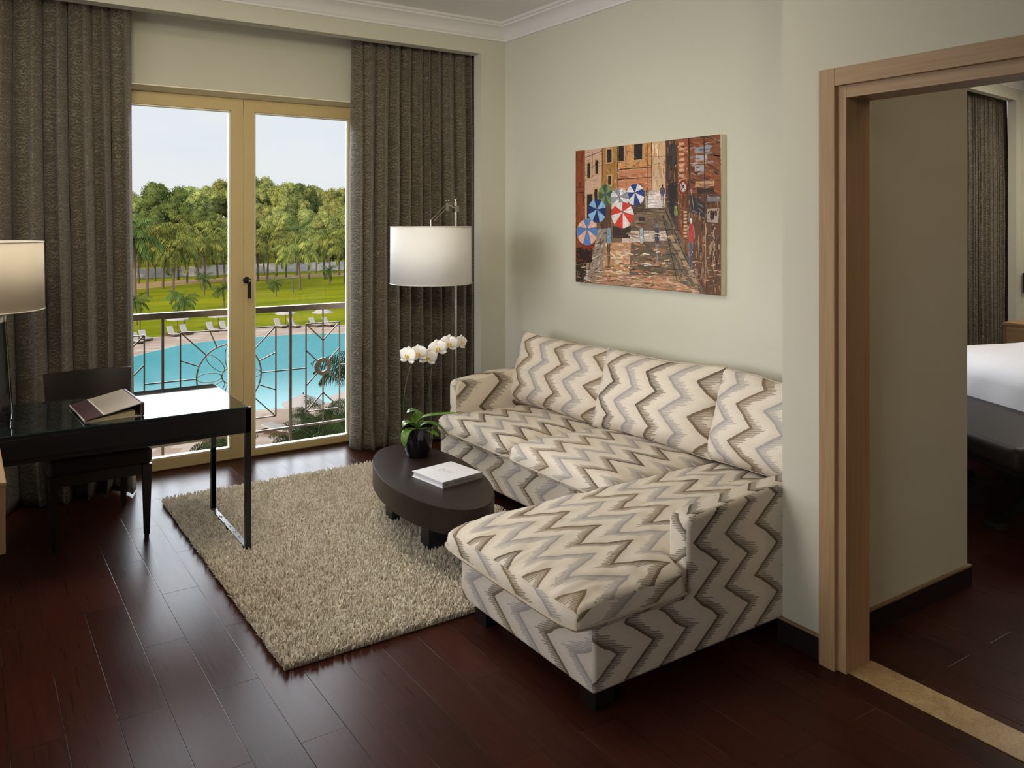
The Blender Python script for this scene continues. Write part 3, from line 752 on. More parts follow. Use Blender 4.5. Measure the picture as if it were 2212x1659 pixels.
def pillow(c, W, Hh, T, tilt, yaw, roll, mat, seed, ears=.02, label=None):
    n = 44; V = []; idx = {}; Fc = []; U = {}
    us = [.5-.5*cos(pi*i/n)*.5-(.5-i/n)*.5 for i in range(n+1)]; us[0] = 0; us[-1] = 1
    R = Matrix.Rotation(yaw, 3, 'Z') @ Matrix.Rotation(tilt, 3, 'Y') @ Matrix.Rotation(roll, 3, 'X')
    for top in (1, 0):
        for i, u in enumerate(us):
            for j, v in enumerate(us):
                if not top and (i in (0, n) or j in (0, n)): idx[0, i, j] = idx[1, i, j]; continue
                a, b = 2*u-1, 2*v-1
                q = (1-abs(a)**3.2)*(1-abs(b)**3.2); q = max(q, 0)**.62
                y = a*W/2*(1-ears*1.6*(1-b*b)*(a*a)); z = b*Hh/2*(1-ears*2.0*(1-a*a)*(b*b))
                if b > 0: z += -.010*(1-a*a)*b+.010*noise.noise(Vector((a*3, 1, seed)))*b
                th = T/2*q*(1.08-.28*b)
                e = (1-q)
                th += .006*noise.noise(Vector((a*7, b*7, seed)))*min(1, q*2)
                th += .007*noise.noise(Vector((a*26, b*5, seed)))*math.exp(-((1-abs(b))/.28)**2)*min(1, q*3)+.006*noise.noise(Vector((a*5, b*22, seed)))*math.exp(-((1-abs(a))/.22)**2)*min(1, q*3)
                p = R @ Vector((-th if top else th, -y, z))+Vector(c)
                idx[top, i, j] = len(V); V.append(p); U[len(V)-1] = (-y+c[1], z+c[2])
    for top in (1, 0):
        for i in range(n):
            for j in range(n):
                q = (idx[top, i, j], idx[top, i+1, j], idx[top, i+1, j+1], idx[top, i, j+1]); Fc.append(q if top else q[::-1])
    base = Vector(c); base.z = min(v.z for v in V)
    o = raw('back_pillow', V, Fc, mat, None, loc=base, ang=180)
    uvl = o.data.uv_layers.new(name='UVMap')
    for l in o.data.loops: uvl.data[l.index].uv = U[l.vertex_index]
    ring = [idx[1, i, 0] for i in range(n+1)]+[idx[1, n, j] for j in range(1, n+1)]+[idx[1, i, n] for i in range(n-1, -1, -1)]+[idx[1, 0, j] for j in range(n-1, 0, -1)]
    m = MB(); m.tube([V[k] for k in ring], .004, 6, closed=True); m.build('piping', M['piping'], o)
    tag(o, label, 'pillow', 'loose back pillows on the sofa'); return o
pillow((3.20, 4.19, .665), .93, .48, .21, radians(15), radians(5), radians(1.5), M['ik_pil1'], 1, label='zigzag back pillow nearest the curtain, with its corner peaking up against the wall')
pillow((3.215, 3.345, .669), .91, .475, .22, radians(15), radians(2), radians(-.5), M['ik_pil2'], 2, label='zigzag back pillow in the middle of the three on the sofa')
pillow((3.225, 2.50, .673), .86, .475, .22, radians(15), radians(-2), 0, M['ik_pil3'], 3, label='zigzag back pillow above the chaise, partly hidden by the wall corner')
for x, y in ((1.755, 2.108), (1.755, 2.80), (3.3, 2.108), (2.64, 4.50), (3.3, 4.50)):
    MB().box(x, x+.085, y, y+.085, 0, .088, .003).build('leg', M['darkwood'], sofa)
# stand the sofa clear of the wall return
sofa.location += Vector((.020, .031, 0)); sofa.scale.z = .985
for o_ in COL.objects:
    if o_.name.startswith('back_pillow') and o_.parent is None: o_.location += Vector((.020, .031, -.006))
# ------------------------------------------------------------------ coffee table
ZT = .355
ct = thing('coffee_table', 'oval espresso wood coffee table on slab legs standing on the shag rug', 'coffee table', (2.015, 3.76, 0))
TC = Vector((2.015, 3.762)); TA, TB, TR = .597, .250, -.145
def ell(a, b, n=72):
    r = []
    for k in range(n):
        t = 2*pi*k/n; x, y = b*cos(t), a*sin(t); r.append((TC.x+x*cos(TR)-y*sin(TR), TC.y+x*sin(TR)+y*cos(TR)))
    return r
MB().prism(ell(TA, TB), ZT-.118, ZT, .003).build('table_top', M['coffee'], ct, ang=30)
for x, y in ((1.932, 3.615), (1.958, 4.085)):
    m = MB(); m.box(x, x+.25, y, y+.085, .012, ZT-.118, .002); m.build('leg', M['black'], ct)
MB().box(2.01, 2.15, 3.70, 4.085, ZT-.19, ZT-.118).build('stretcher', M['black'], ct, False)
# book
q = [onz(898, 1016, ZT+.03), onz(983, 993, ZT+.03), onz(1033, 1022, ZT+.03), onz(947, 1045, ZT+.03)]
bc = sum((Vector(v) for v in q), Vector())/4
e1 = (q[2]-q[3]); e2 = (q[0]-q[3]); bw = e1.length; bh = e2.length; ang = math.atan2(e1.y, e1.x)
bk = thing('book', 'white hardcover book lying on the coffee table beside the orchid pot', 'book', (bc.x, bc.y, ZT))
def bbox(x0, x1, y0, y1, z0, z1, name, mat, par, bev=0): return MB().box(bc.x+x0, bc.x+x1, bc.y+y0, bc.y+y1, ZT+z0, ZT+z1, bev).build(name, mat, par, bev > 0)
hw, hh = bw/2, bh/2
cv = bbox(-hw, hw, -hh, hh, .0265, .030, 'cover', M['white'], bk); bbox(-hw, hw, -hh, hh, .0005, .004, 'back_cover', M['white'], bk)
bbox(-hw+.006, hw-.004, -hh+.004, hh-.006, .004, .0265, 'page_block', M['white'], bk)
spn = bbox(-hw, hw, -hh-.003, -hh+.002, .0005, .030, 'spine', M['spine'], bk)
def text(body, size, mat, parent, loc, rot, name='lettering'):
    cu = bpy.data.curves.new(name, 'FONT'); cu.body = body; cu.size = size; cu.extrude = .0002; cu.align_x = 'CENTER'; cu.align_y = 'CENTER'
    o = bpy.data.objects.new(name, cu); COL.objects.link(o); bpy.context.view_layer.update()
    dg = bpy.context.evaluated_depsgraph_get(); me = bpy.data.meshes.new_from_object(o.evaluated_get(dg)); bpy.data.objects.remove(o)
    me.transform(Matrix.Translation(loc) @ rot); return finish(name, me, mat, parent, False)
RX = Matrix.Rotation(pi/2, 4, 'X')
text('AFRICAN ACCENTS', .0150, M['text'], spn, Vector((bc.x+.012, bc.y-hh-.0035, ZT+.0155)), RX)
text('AFRICAN\nACCENTS', .006, M['text'], spn, Vector((bc.x-hw+.024, bc.y-hh-.0035, ZT+.0165)), RX)
Rz = Matrix.Rotation(-pi/2, 4, 'Z')
text('AFRICAN ACCENTS', .011, M['textl'], cv, Vector((bc.x+.012, bc.y+.01, ZT+.0302)), Rz)
text('FURNITURE AND INTERIORS', .008, M['textl'], cv, Vector((bc.x-.004, bc.y+.01, ZT+.0302)), Rz)
text('IN STYLE', .007, M['textl'], cv, Vector((bc.x-.026, bc.y+.03, ZT+.0302)), Rz)
bk.rotation_euler.z = ang
# ------------------------------------------------------------------ orchid
pc = onz(905, 985, ZT); pc = Vector((pc.x, pc.y+.01, ZT))
orc = thing('orchid_plant', 'white orchid in a black glazed pot on the coffee table', 'orchid', pc)
m = MB(); m.lathe([(.0, .001), (.056, .001), (.062, .006), (.073, .04), (.080, .085), (.083, .13), (.083, .165), (.079, .165), (.077, .14), (.0, .138)], pc, 40)
m.build('pot', M['pot'], orc)
MB().lathe([(0, .141), (.076, .139)], pc, 24).build('soil', M['brownl'], orc)
def pp(u, v, dy=0.): return ony(u, v, pc.y+dy)
def leafm(pts, wid, up=(0, 0, 1), fold=.25):
    pts = [Vector(p) for p in pts]; n = 14; m = MB(); rows = []
    def B(t):
        k = len(pts)-1
        r = Vector((0, 0, 0))
        for i, p in enumerate(pts): r += p*(math.comb(k, i)*t**i*(1-t)**(k-i))
        return r
    for i in range(n+1):
        t = i/n; c = B(t); d = (B(min(1, t+.02))-B(max(0, t-.02))).normalized(); s = d.cross(Vector(up)).normalized(); nn = s.cross(d)
        w = 1.4*wid*(sin(pi*min(1, (t*.92+.06)))**.6)*(.55+.45*min(1, t*3))
        if t > .999: w = .001
        rows.append([m.bm.verts.new(c+s*w*q+nn*(abs(q)*w*fold)) for q in (-1, -.5, 0, .5, 1)])
    for a, b in zip(rows, rows[1:]):
        for k in range(4): m.bm.faces.new([a[k], a[k+1], b[k+1], b[k]])
    o = m.build('leaf', M['leaf'], orc, ang=180); so = o.modifiers.new('Solidify', 'SOLIDIFY'); so.thickness = .0022
b0 = pc+Vector((0, 0, .15))
leafm([b0+Vector((-.005, .0, 0)), pp(900, 900, .02), pp(905, 872, .03), pp(878, 892, .03)], .030, fold=.1)
leafm([b0, pp(900, 890, 0), pp(930, 905, -.05), pp(955, 893, -.08), pp(992, 893, -.12)], .021)
leafm([b0, pp(925, 905, -.03), pp(945, 915, -.06), pp(968, 942, -.10)], .020)
leafm([b0, pp(920, 925, -.05), pp(935, 932, -.09), pp(948, 943, -.12)], .018)
leafm([b0, pp(888, 905, .0), pp(868, 910, .0), pp(869, 934, .01)], .026)
leafm([b0, pp(885, 925, -.04), pp(868, 930, -.06), pp(875, 968, -.08)], .018)
leafm([b0, pp(905, 915, .03), pp(925, 905, .06), pp(945, 925, .1)], .022)
leafm([b0, pp(890, 912, .04), pp(898, 905, .08), pp(890, 920, .12)], .024)
def bez(P, n=24):
    k = len(P)-1; out = []
    for i in range(n+1):
        t = i/n; r = Vector((0, 0, 0))
        for j, p in enumerate(P): r += Vector(p)*(math.comb(k, j)*t**j*(1-t)**(k-j))
        out.append(r)
    return out
st1 = bez([pp(893, 935), pp(850, 905), pp(878, 830), pp(883, 800), pp(885, 775), pp(900, 760), pp(925, 762)])
st2 = bez([pp(918, 938), pp(942, 915), pp(928, 870), pp(918, 830), pp(930, 775), pp(938, 745), pp(970, 735), pp(995, 742)])
MB().tube(st1, .0022, 6).build('stem', M['stem'], orc); MB().tube(st2, .0022, 6).build('stem', M['stem'], orc)
MB().tube([pp(888, 940, .01), pp(885, 785, .01)], .0016, 6).build('support_stake', M['stake'], orc); MB().tube([pp(918, 940, .01), pp(934, 770, .01)], .0016, 6).build('support_stake', M['stake'], orc)
camdir = Vector((-.52, -.80, -.05)).normalized()
def flower(c, r, yaw, pitch, roll):
    R = Matrix.Rotation(math.atan2(camdir.x, -camdir.y)+yaw, 4, 'Z') @ Matrix.Rotation(pitch, 4, 'X') @ Matrix.Rotation(roll, 4, 'Y')
    m = MB()
    def petal(a, L, W, dy, cup=.3):
        n = 8; rows = []
        for i in range(n+1):
            t = i/n; w = W*(sin(pi*(t*.86+.07))**.7) if t < 1 else W*.15
            row = []
            for q in (-1, -.5, 0, .5, 1):
                x = q*w; z = L*t-(abs(q)**2)*L*.06*t; y = dy-cup*L*t*t*.35+.12*L*q*q*t+.01*L*sin(q*5+t*8)
                X = x*cos(a)+z*sin(a); Z = -x*sin(a)+z*cos(a)
                row.append(m.bm.verts.new(c+(R @ Vector((X, y, Z)))))
            rows.append(row)
        for A_, B_ in zip(rows, rows[1:]):
            for k in range(4): m.bm.faces.new([A_[k], A_[k+1], B_[k+1], B_[k]])
    for a in (0, radians(125), radians(-125)): petal(a, r*.95, r*.36, .002)
    for a in (radians(68), radians(-68)): petal(a, r, r*.60, -.003, .2)
    o = m.build('flower', M['petal'], orc, ang=180); so = o.modifiers.new('Solidify', 'SOLIDIFY'); so.thickness = .0006
    l = MB()
    for s_ in (-1, 1): l.tube([c+(R @ Vector((0, -.004, -.002))), c+(R @ Vector((s_*r*.16, -.012, -.002))), c+(R @ Vector((s_*r*.13, -.016, r*.12)))], [r*.07, r*.09, r*.03], 6)
    l.tube([c+(R @ Vector((0, -.004, .0))), c+(R @ Vector((0, -.014, -r*.16))), c+(R @ Vector((0, -.020, -r*.34)))], [r*.09, r*.11, r*.03], 6)
    l.build('lip', M['lip'], o)
for u, v, r, yw, pt, rl_ in ((881, 769, .058, -.5, -.1, .1), (904, 764, .055, -.2, -.1, -.1), (924, 772, .056, .1, .15, .15), (946, 753, .057, 0, -.1, -.2), (970, 742, .055, .25, -.1, .1), (995, 740, .048, .8, 0, .2)):
    flower(pp(u, v, -.02), r, yw, pt, rl_)
# ------------------------------------------------------------------ floor lamp
fl = thing('floor_lamp', 'brushed nickel floor lamp with a white drum shade behind the sofa arm', 'floor lamp', (2.89, 5.05, 0))
PX, PY = ony(984, 700, 5.05).x, 5.05
MB().lathe([(0, 0), (.14, 0), (.14, .012), (.13, .022), (.02, .026), (.0, .026)], (PX, PY, 0), 40).build('base', M['steel'], fl)
ztop = ony(980, 440, PY).z
MB().tube([(PX, PY, .02), (PX, PY, ztop)], .0105, 14).build('pole', M['steel'], fl)
sc_ = ony(931, 550, 4.86)
sr = .272
zt_, zb_ = ony(931, 490, sc_.y-.2).z, ony(931, 617, sc_.y-.2).z
o = MB(); o.lathe([(sr-.002, zt_-sc_.z), (sr, zb_-sc_.z)], sc_, 64)
o.bm.faces.ensure_lookup_table()
for f in [f for f in o.bm.faces if len(f.verts) > 4]: o.bm.faces.remove(f)
sh = o.build('lamp_shade', M['shade'], fl); so = sh.modifiers.new('Solidify', 'SOLIDIFY'); so.thickness = .003
m = MB(); 
for zz, rr in ((zt_, sr-.002), (zb_, sr)): MB().tube([(sc_.x+rr*cos(2*pi*k/64), sc_.y+rr*sin(2*pi*k/64), zz) for k in range(64)], .0028, 6, closed=True).build('shade_rim', M['stitch'], sh)
m = MB()
for k in range(3):
    a = 2*pi*k/3+.4; m.tube([(sc_.x, sc_.y, zt_-.02), (sc_.x+sr*cos(a), sc_.y+sr*sin(a), zt_-.004)], .002, 6)
m.tube([(sc_.x, sc_.y, zt_-.10), (sc_.x, sc_.y, zt_+.045)], .006, 10)
m.build('shade_spider', M['steel'], sh)
m = MB(); m.tube([(sc_.x, sc_.y, zb_+.16), (sc_.x, sc_.y, zb_-.022)], .003, 6); m.lathe([(0, 0), (.032, .02), (.04, .06), (.025, .10), (.014, .13), (0, .13)], (sc_.x, sc_.y, zb_+.08), 20); m.build('bulb', M['white'], fl)
kj = ony(966, 442, 4.97); a1 = Vector((sc_.x, sc_.y, zt_+.045))
m = MB(); m.tube([a1, kj+Vector((0, 0, .01))], .0028, 6); m.tube([a1+Vector((.02, .0, -.005)), kj+Vector((.012, 0, -.01))], .0028, 6)
m.tube([kj, (PX, PY, ztop-.035)], .008, 8); m.box(kj.x-.012, kj.x+.012, kj.y-.008, kj.y+.008, kj.z-.045, kj.z+.01, .003)
m.box(PX-.018, PX+.018, PY-.018, PY+.018, ztop-.06, ztop-.015, .004); m.lathe([(.012, 0), (.012, .015), (.007, .02), (.007, .035), (.004, .04)], (PX, PY, ztop-.004), 14)
m.tube([(PX-.008, PY, ztop+.03), (PX-.006, PY, ztop+.048), (PX+.004, PY, ztop+.052), (PX+.012, PY, ztop+.04), (PX+.012, PY, ztop+.03)], .0015, 5)
m.build('swing_arm', M['steel'], fl)
for dx in (-.008, .010):
    MB().lathe([(0, 0), (.005, .004), (.005, .010), (0, .014)], (kj.x+dx, kj.y, kj.z+.022), 10).build('knob', M['steel'], fl)
# ------------------------------------------------------------------ desk
dk = thing('writing_desk', 'black writing desk with a smoked glass top and open metal leg frames', 'desk', (.35, 4.47, 0))
DX0, DX1, DY0, DY1, DZ = -.60, 1.205, 4.125, 4.825, .735
m = MB(); m.box(DX0, DX1, DY0, DY0+.03, DZ-.13, DZ-.004, .001); m.box(DX0, DX1, DY1-.03, DY1, DZ-.13, DZ-.009, .001); m.box(DX1-.03, DX1, DY0+.03, DY1-.03, DZ-.13, DZ-.009); m.box(DX0, DX0+.03, DY0+.03, DY1-.03, DZ-.13, DZ-.004); m.box(DX0+.03, DX1-.03, DY0+.03, DY1-.03, DZ-.018, DZ-.0085)
m.build('apron_frame', M['black'], dk)
MB().box(DX0+.03, DX1-.012, DY0+.004, DY1-.004, DZ-.008, DZ, .0015).build('glass_top', M['deskglass'], dk)
MB().box(DX0+.03, DX1-.013, DY0+.0025, DY0+.005, DZ-.0075, DZ-.001).build('glass_edge', M['glassedge'], dk, False)
MB().box(DX0+.08, DX1-.06, DY0-.003, DY0+.001, DZ-.108, DZ-.02, .001).build('drawer', M['black'], dk)
def legframe(x0):
    m = MB(); m.box(x0, x0+.028, DY0, DY0+.028, .016, DZ-.009, .0015); m.box(x0, x0+.028, DY1-.028, DY1, .016, DZ-.009, .0015); m.box(x0, x0+.028, DY0+.028, DY1-.028, .016, .034, .0015)
    m.build('leg_frame', M['blackmetal'], dk)
legframe(DX1-.028); legframe(DX0)
# folder
fo = thing('leather_folder', 'taupe and brown leather guest folder lying open-edged on the desk', 'folder', (.58, 4.38, DZ))
fx0, fx1, fy0, fy1 = .462, .705, 4.195, 4.60
def wedge(name, x0, x1, y0, y1, za0, za1, zb0, zb1, mat, par):   # z at x0 (low, high) and x1 (low, high)
    V = [(x0, y0, za0), (x1, y0, zb0), (x1, y1, zb0), (x0, y1, za0), (x0, y0, za1), (x1, y0, zb1), (x1, y1, zb1), (x0, y1, za1)]
    V = [(a, b, c+DZ) for a, b, c in V]
    return raw(name, V, [(0, 3, 2, 1), (4, 5, 6, 7), (0, 1, 5, 4), (1, 2, 6, 5), (2, 3, 7, 6), (3, 0, 4, 7)], mat, par, smooth=False)
xs_ = fx0+.082
def zt2(x): return .013+(x-fx0)/(fx1-fx0)*.050
wedge('back_cover', fx0+.002, fx1, fy0, fy1, .0005, .004, .0005, .004, M['beigel'], fo)
wedge('pages', fx0+.02, fx1-.03, fy0+.006, fy1-.006, .004, .010, .004, .030, M['pages'], fo)
cv = wedge('cover', xs_, fx1-.004, fy0, fy1, zt2(xs_)-.004, zt2(xs_), zt2(fx1)-.004, zt2(fx1), M['beigel'], fo)
wedge('cover_band', fx0, xs_-.006, fy0, fy1, zt2(fx0)-.004, zt2(fx0), zt2(xs_-.006)-.004, zt2(xs_-.006), M['brownl'], fo)
wedge('trim_strip', xs_-.006, xs_, fy0-.0005, fy1, zt2(xs_)-.003, zt2(xs_)+.001, zt2(xs_)-.003, zt2(xs_)+.001, M['stitch'], fo)
wedge('edge_binding', fx0-.003, fx0, fy0, fy1, zt2(fx0)-.004, zt2(fx0)+.0005, zt2(fx0)-.004, zt2(fx0)+.0005, M['stitch'], fo)
m = MB(); m.box(fx1-.006, fx1+.012, fy0, fy1, DZ+.0005, DZ+.0645, .006, 3); m.build('spine', M['brownl'], fo)
fo.rotation_euler.z = radians(3)
# table lamp
TLX, TLY = ony(-35, 800, 4.40).x, 4.40
tl = thing('table_lamp', 'table lamp with black column base and cream drum shade on the desk', 'table lamp', (TLX, TLY, DZ))
MB().lathe([(.0, .0), (.108, .0), (.109, .010), (.107, .022), (.0, .022)], (TLX, TLY, DZ), 48).build('base_plate', M['pot'], tl)
MB().lathe([(.0, .024), (.112, .024), (.114, .06), (.104, .20), (.094, .36), (.087, .465), (.0, .465)], (TLX, TLY, DZ), 48).build('column', M['pot'], tl)
MB().lathe([(.088, .466), (.088, .492), (.086, .495), (0, .495)], (TLX, TLY, DZ), 48).build('collar', M['steel'], tl)
MB().tube([(TLX, TLY, DZ+.49), (TLX, TLY, DZ+.80)], .008, 10).build('stem', M['steel'], tl)
ts = ony(-42, 524, TLY-.13).z, ony(-42, 680, TLY-.20).z
tr = (ony(88, 600, TLY).x-TLX)*1.0*.93+.012
tr = .240
o = MB(); o.lathe([(tr-.004, ts[0]), (tr, ts[1])], (TLX, TLY, 0), 64)
for f in [f for f in o.bm.faces if len(f.verts) > 4]: o.bm.faces.remove(f)
sh = o.build('lamp_shade', M['shade2'], tl); so = sh.modifiers.new('Solidify', 'SOLIDIFY'); so.thickness = .003
m = MB()
for zz, rr in ((ts[0], tr-.004), (ts[1], tr)): MB().tube([(TLX+rr*cos(2*pi*k/64), TLY+rr*sin(2*pi*k/64), zz) for k in range(64)], .0026, 6, closed=True).build('shade_rim', M['stitch'], sh)
# desk chair
ch = thing('desk_chair', 'dark wooden desk chair with padded seat tucked behind the desk', 'chair', (.6, 4.93, 0))
cx0, cx1, cy0, cy1 = .365, .835, 4.64, 5.20
m = MB(); m.box(cx0-.005, cx1+.005, cy0-.01, cy1-.06, .385, .475, .025, 4); m.build('seat', M['leather'], ch)
m = MB(); m.box(cx0+.012, cx1-.012, cy0+.012, cy1-.02, .33, .388, .002); m.build('seat_rail', M['darkwood'], ch)
def taper(x, y, w0, w1, z0, z1, dx=0, dy=0):
    m = MB(); V = [m.bm.verts.new((x+dx*k+sx*w/2, y+dy*k+sy*w/2, z)) for k, w, z in ((1, w1, z0), (0, w0, z1)) for sx, sy in ((-1, -1), (1, -1), (1, 1), (-1, 1))]
    for f in ((3, 2, 1, 0), (4, 5, 6, 7), (0, 1, 5, 4), (1, 2, 6, 5), (2, 3, 7, 6), (3, 0, 4, 7)): m.bm.faces.new([V[i] for i in f])
    return m
for x, y, dy in ((cx0+.02, cy0+.02, 0), (cx1-.02, cy0+.02, 0), (cx0+.05, cy1-.02, .03), (cx1-.05, cy1-.02, .03)):
    lg = taper(x, y, .045, .026, .014, .385, 0, dy).build('leg', M['darkwood'], ch, False)
    MB().box(x-.010, x+.010, y+dy-.010, y+dy+.010, 0, .0145).build('glide', M['rubber'], lg, False)
n = 16; V = []; Fc = []
for i in range(n+1):
    t = i/n; x = cx0+.025+(cx1-cx0-.05)*t; bow = .035*(1-(2*t-1)**2)
    xo = .012*(2*t-1)
    for z, lean, xw in ((.43, 0, -1), (.62, .012, 0), (.815, .035, 1)):
        for th in (0, .022): V.append((x+xo*xw, cy1-.06+bow+lean+th, z))
for i in range(n):
    a, b = i*6, (i+1)*6
    for k in (0, 2): Fc += [(a+k, b+k, b+k+2, a+k+2), (a+k+1, a+k+3, b+k+3, b+k+1)]
    Fc += [(a, a+1, b+1, b), (a+4, b+4, b+5, a+5)]
Fc += [(0, 2, 3, 1), (2, 4, 5, 3), (n*6, n*6+1, n*6+3, n*6+2), (n*6+2, n*6+3, n*6+5, n*6+4)]
raw('backrest', V, Fc, M['darkwood'], ch, ang=30)
# console at the left edge (only its near right corner is in the photo)
q1 = onz(13.5, 1042, .75); X1, Y1 = q1.x, q1.y
ztb = H-(1197-VH)/(1042-VH)*(H-.75)
cb = thing('console_cabinet', 'pale oak console cabinet at the left photo edge in front of the desk', 'cabinet', (X1-.35, Y1+.35, 0))
MB().box(X1-.70, X1-.002, Y1+.002, 4.095, ztb, .735, .002).build('body', M['oak'], cb)
MB().box(X1-.70, X1, Y1, 4.10, .736, .75, .002).build('top', M['oaky'], cb)
MB().box(X1-.66, X1-.22, Y1+.08, 4.02, 0, ztb-.0005, .002).build('plinth', M['oak'], cb)
# ------------------------------------------------------------------ painting on the sofa wall
PXF = XS-.042
def pz(a, b):                                # crop pixel of the photograph -> photo pixel -> canvas plane
    return onx(1220+a/4.2526, 270+b/4.2526, PXF)
cor = [pz(98, 240), pz(1425, 85), pz(1445, 1568), pz(103, 1442)]
py0, py1 = (cor[1].y+cor[2].y)/2, (cor[0].y+cor[3].y)/2
pz0, pz1 = (cor[2].z+cor[3].z)/2, (cor[0].z+cor[1].z)/2
pt = thing('painting', 'unframed street market painting with parasols on the wall above the sofa', 'painting', (XS-.02, (py0+py1)/2, pz0))
MB().box(PXF+.0015, XS-.001, py0, py1, pz0, pz1, .003).build('canvas_side', M['canvas_edge'], pt)
PV, PF, PC = [], [], []
lay = [0]
def c8(*c): return srgb(*c)
def addpoly(pts, col):
    lay[0] += 1; x = PXF-.0002-lay[0]*2.0e-7
    n = len(PV)
    for y, z in pts: PV.append((x, min(max(y, py0), py1), min(max(z, pz0), pz1)))
    PF.append(tuple(range(n, n+len(pts)))); PC.append(col)
def cv2(p): q = pz(*p); return (q.y, q.z)
prn = random.Random(5)
def jit(c, j):
    k = 1+prn.uniform(-j, j); return tuple(min(1, max(0, q*k*(1+prn.uniform(-j, j)*.3))) for q in c[:3])+(1,)
def region(poly, cols, n, ln=40, wd=10, ang=0, aj=.4, j=.25):
    P = [cv2(p) for p in poly]; addpoly(P, c8(*cols[0]))
    xs = [p[0] for p in poly]; ys = [p[1] for p in poly]
    def inside(x, y):
        r = False
        for i in range(len(poly)):
            (x1, y1), (x2, y2) = poly[i], poly[i-1]
            if (y1 > y) != (y2 > y) and x < (x2-x1)*(y-y1)/(y2-y1)+x1: r = not r
        return r
    k = 0; t = 0
    while k < n and t < n*20:
        t += 1; x, y = prn.uniform(min(xs), max(xs)), prn.uniform(min(ys), max(ys))
        if not inside(x, y): continue
        k += 1; a = ang+prn.uniform(-aj, aj); L = ln*prn.uniform(.4, 1.2)/2; W = wd*prn.uniform(.4, 1.1)/2
        for _ in range(4):
            if inside(x+L*cos(a), y+L*sin(a)) and inside(x-L*cos(a), y-L*sin(a)): break
            L *= .6
        c, s_ = cos(a), sin(a); q = []
        for e, w in ((-1, -.5), (-.7, -1), (.6, -.9), (1, -.3), (.9, .5), (-.5, 1), (-.95, .6)): q.append(cv2((x+e*L*c-w*W*s_, y+e*L*s_+w*W*c)))
        addpoly(q, jit(c8(*prn.choice(cols)), j))
def line(a, b, w, col, j=.2, n=1):
    dx, dy = b[0]-a[0], b[1]-a[1]; L = math.hypot(dx, dy); nx, ny = -dy/L*w/2, dx/L*w/2
    addpoly([cv2((a[0]+nx, a[1]+ny)), cv2((b[0]+nx*.6, b[1]+ny*.6)), cv2((b[0]-nx*.6, b[1]-ny*.6)), cv2((a[0]-nx, a[1]-ny))], jit(c8(*col), j))
ground = [(96, 1442), (96, 560), (700, 560), (1000, 560), (1430, 560), (1448, 1570)]
region([(90, 1000), (700, 590), (950, 600), (1450, 1000), (1450, 1580), (90, 1450)], [(120, 95, 72), (150, 118, 90), (95, 78, 60)], 250, 90, 22, 0, .3)
V_ = pi/2
region([(95, 235), (182, 230), (182, 900), (100, 1300)], [(140, 70, 40), (160, 82, 45), (95, 48, 30)], 60, 120, 14, V_, .1)
region([(178, 225), (345, 205), (335, 560), (290, 1000), (178, 1000)], [(205, 170, 150), (190, 150, 130), (160, 120, 100)], 70, 70, 16, -.4, .3)
region([(340, 205), (490, 195), (490, 600), (335, 620)], [(170, 125, 70), (190, 145, 85), (140, 95, 50)], 60, 60, 14, V_, .5)
region([(485, 195), (800, 155), (800, 400), (485, 420)], [(205, 150, 95), (215, 165, 110), (180, 120, 70)], 90, 80, 16, V_, .6)
region([(485, 405), (805, 385), (805, 600), (485, 610)], [(195, 130, 95), (210, 150, 115), (170, 105, 75)], 80, 90, 16, 0, .3)
region([(795, 155), (932, 138), (930, 600), (795, 620)], [(210, 175, 140), (225, 195, 165), (190, 150, 110)], 50, 110, 18, V_, .1)
region([(928, 138), (1150, 118), (1150, 1010), (1000, 960), (928, 700)], [(75, 55, 42), (110, 75, 50), (50, 38, 32), (140, 95, 60)], 130, 100, 16, V_, .15)
region([(1035, 130), (1135, 122), (1130, 560), (1040, 560)], [(150, 85, 45), (205, 150, 110), (110, 60, 35)], 50, 60, 20, .1, .3)
region([(1130, 115), (1430, 82), (1440, 700), (1150, 640)], [(130, 72, 40), (70, 50, 42), (160, 90, 50), (95, 60, 45), (150, 140, 140)], 170, 90, 20, 0, .5)
region([(1150, 620), (1440, 640), (1448, 1568), (1290, 1560), (1100, 1150)], [(95, 62, 42), (60, 42, 34), (135, 85, 50), (150, 125, 100)], 190, 110, 18, V_, .2)
region([(1040, 560), (1120, 560), (1110, 1060), (1040, 1000)], [(120, 70, 42), (80, 50, 36), (175, 120, 85)], 40, 60, 14, V_, .3)
for k in range(9): region([(1050, 165+k*48), (1100, 160+k*48), (1098, 185+k*48), (1052, 188+k*48)], [(215, 170, 140), (200, 140, 105)], 4, 40, 12, 0)
for k in range(8): region([(1092, 790+k*32), (1125, 790+k*32), (1122, 808+k*32), (1090, 808+k*32)], [(205, 165, 125)], 2, 30, 8, 0)
# street
region([(740, 610), (930, 600), (915, 760), (745, 765)], [(215, 205, 205), (235, 228, 225), (190, 180, 178)], 40, 70, 18, 0, .3)
region([(640, 770), (950, 760), (1010, 960), (600, 1000)], [(110, 92, 74), (135, 112, 90), (90, 75, 60)], 80, 90, 20, 0, .5)
region([(540, 970), (1000, 970), (1060, 1060), (520, 1090)], [(200, 180, 165), (225, 210, 198), (160, 135, 115)], 60, 90, 18, .1, .3)
region([(360, 1080), (660, 1080), (600, 1370), (330, 1390)], [(190, 145, 105), (215, 185, 155), (170, 120, 80)], 90, 80, 24, .3, .8)
region([(610, 1080), (960, 1060), (1040, 1400), (590, 1370)], [(100, 86, 68), (125, 100, 75), (85, 74, 60), (165, 115, 75)], 130, 110, 20, .1, .5)
region([(300, 1370), (1050, 1390), (1250, 1540), (250, 1450)], [(165, 130, 100), (200, 165, 140), (120, 95, 72), (210, 140, 110)], 120, 120, 18, .1, .3)
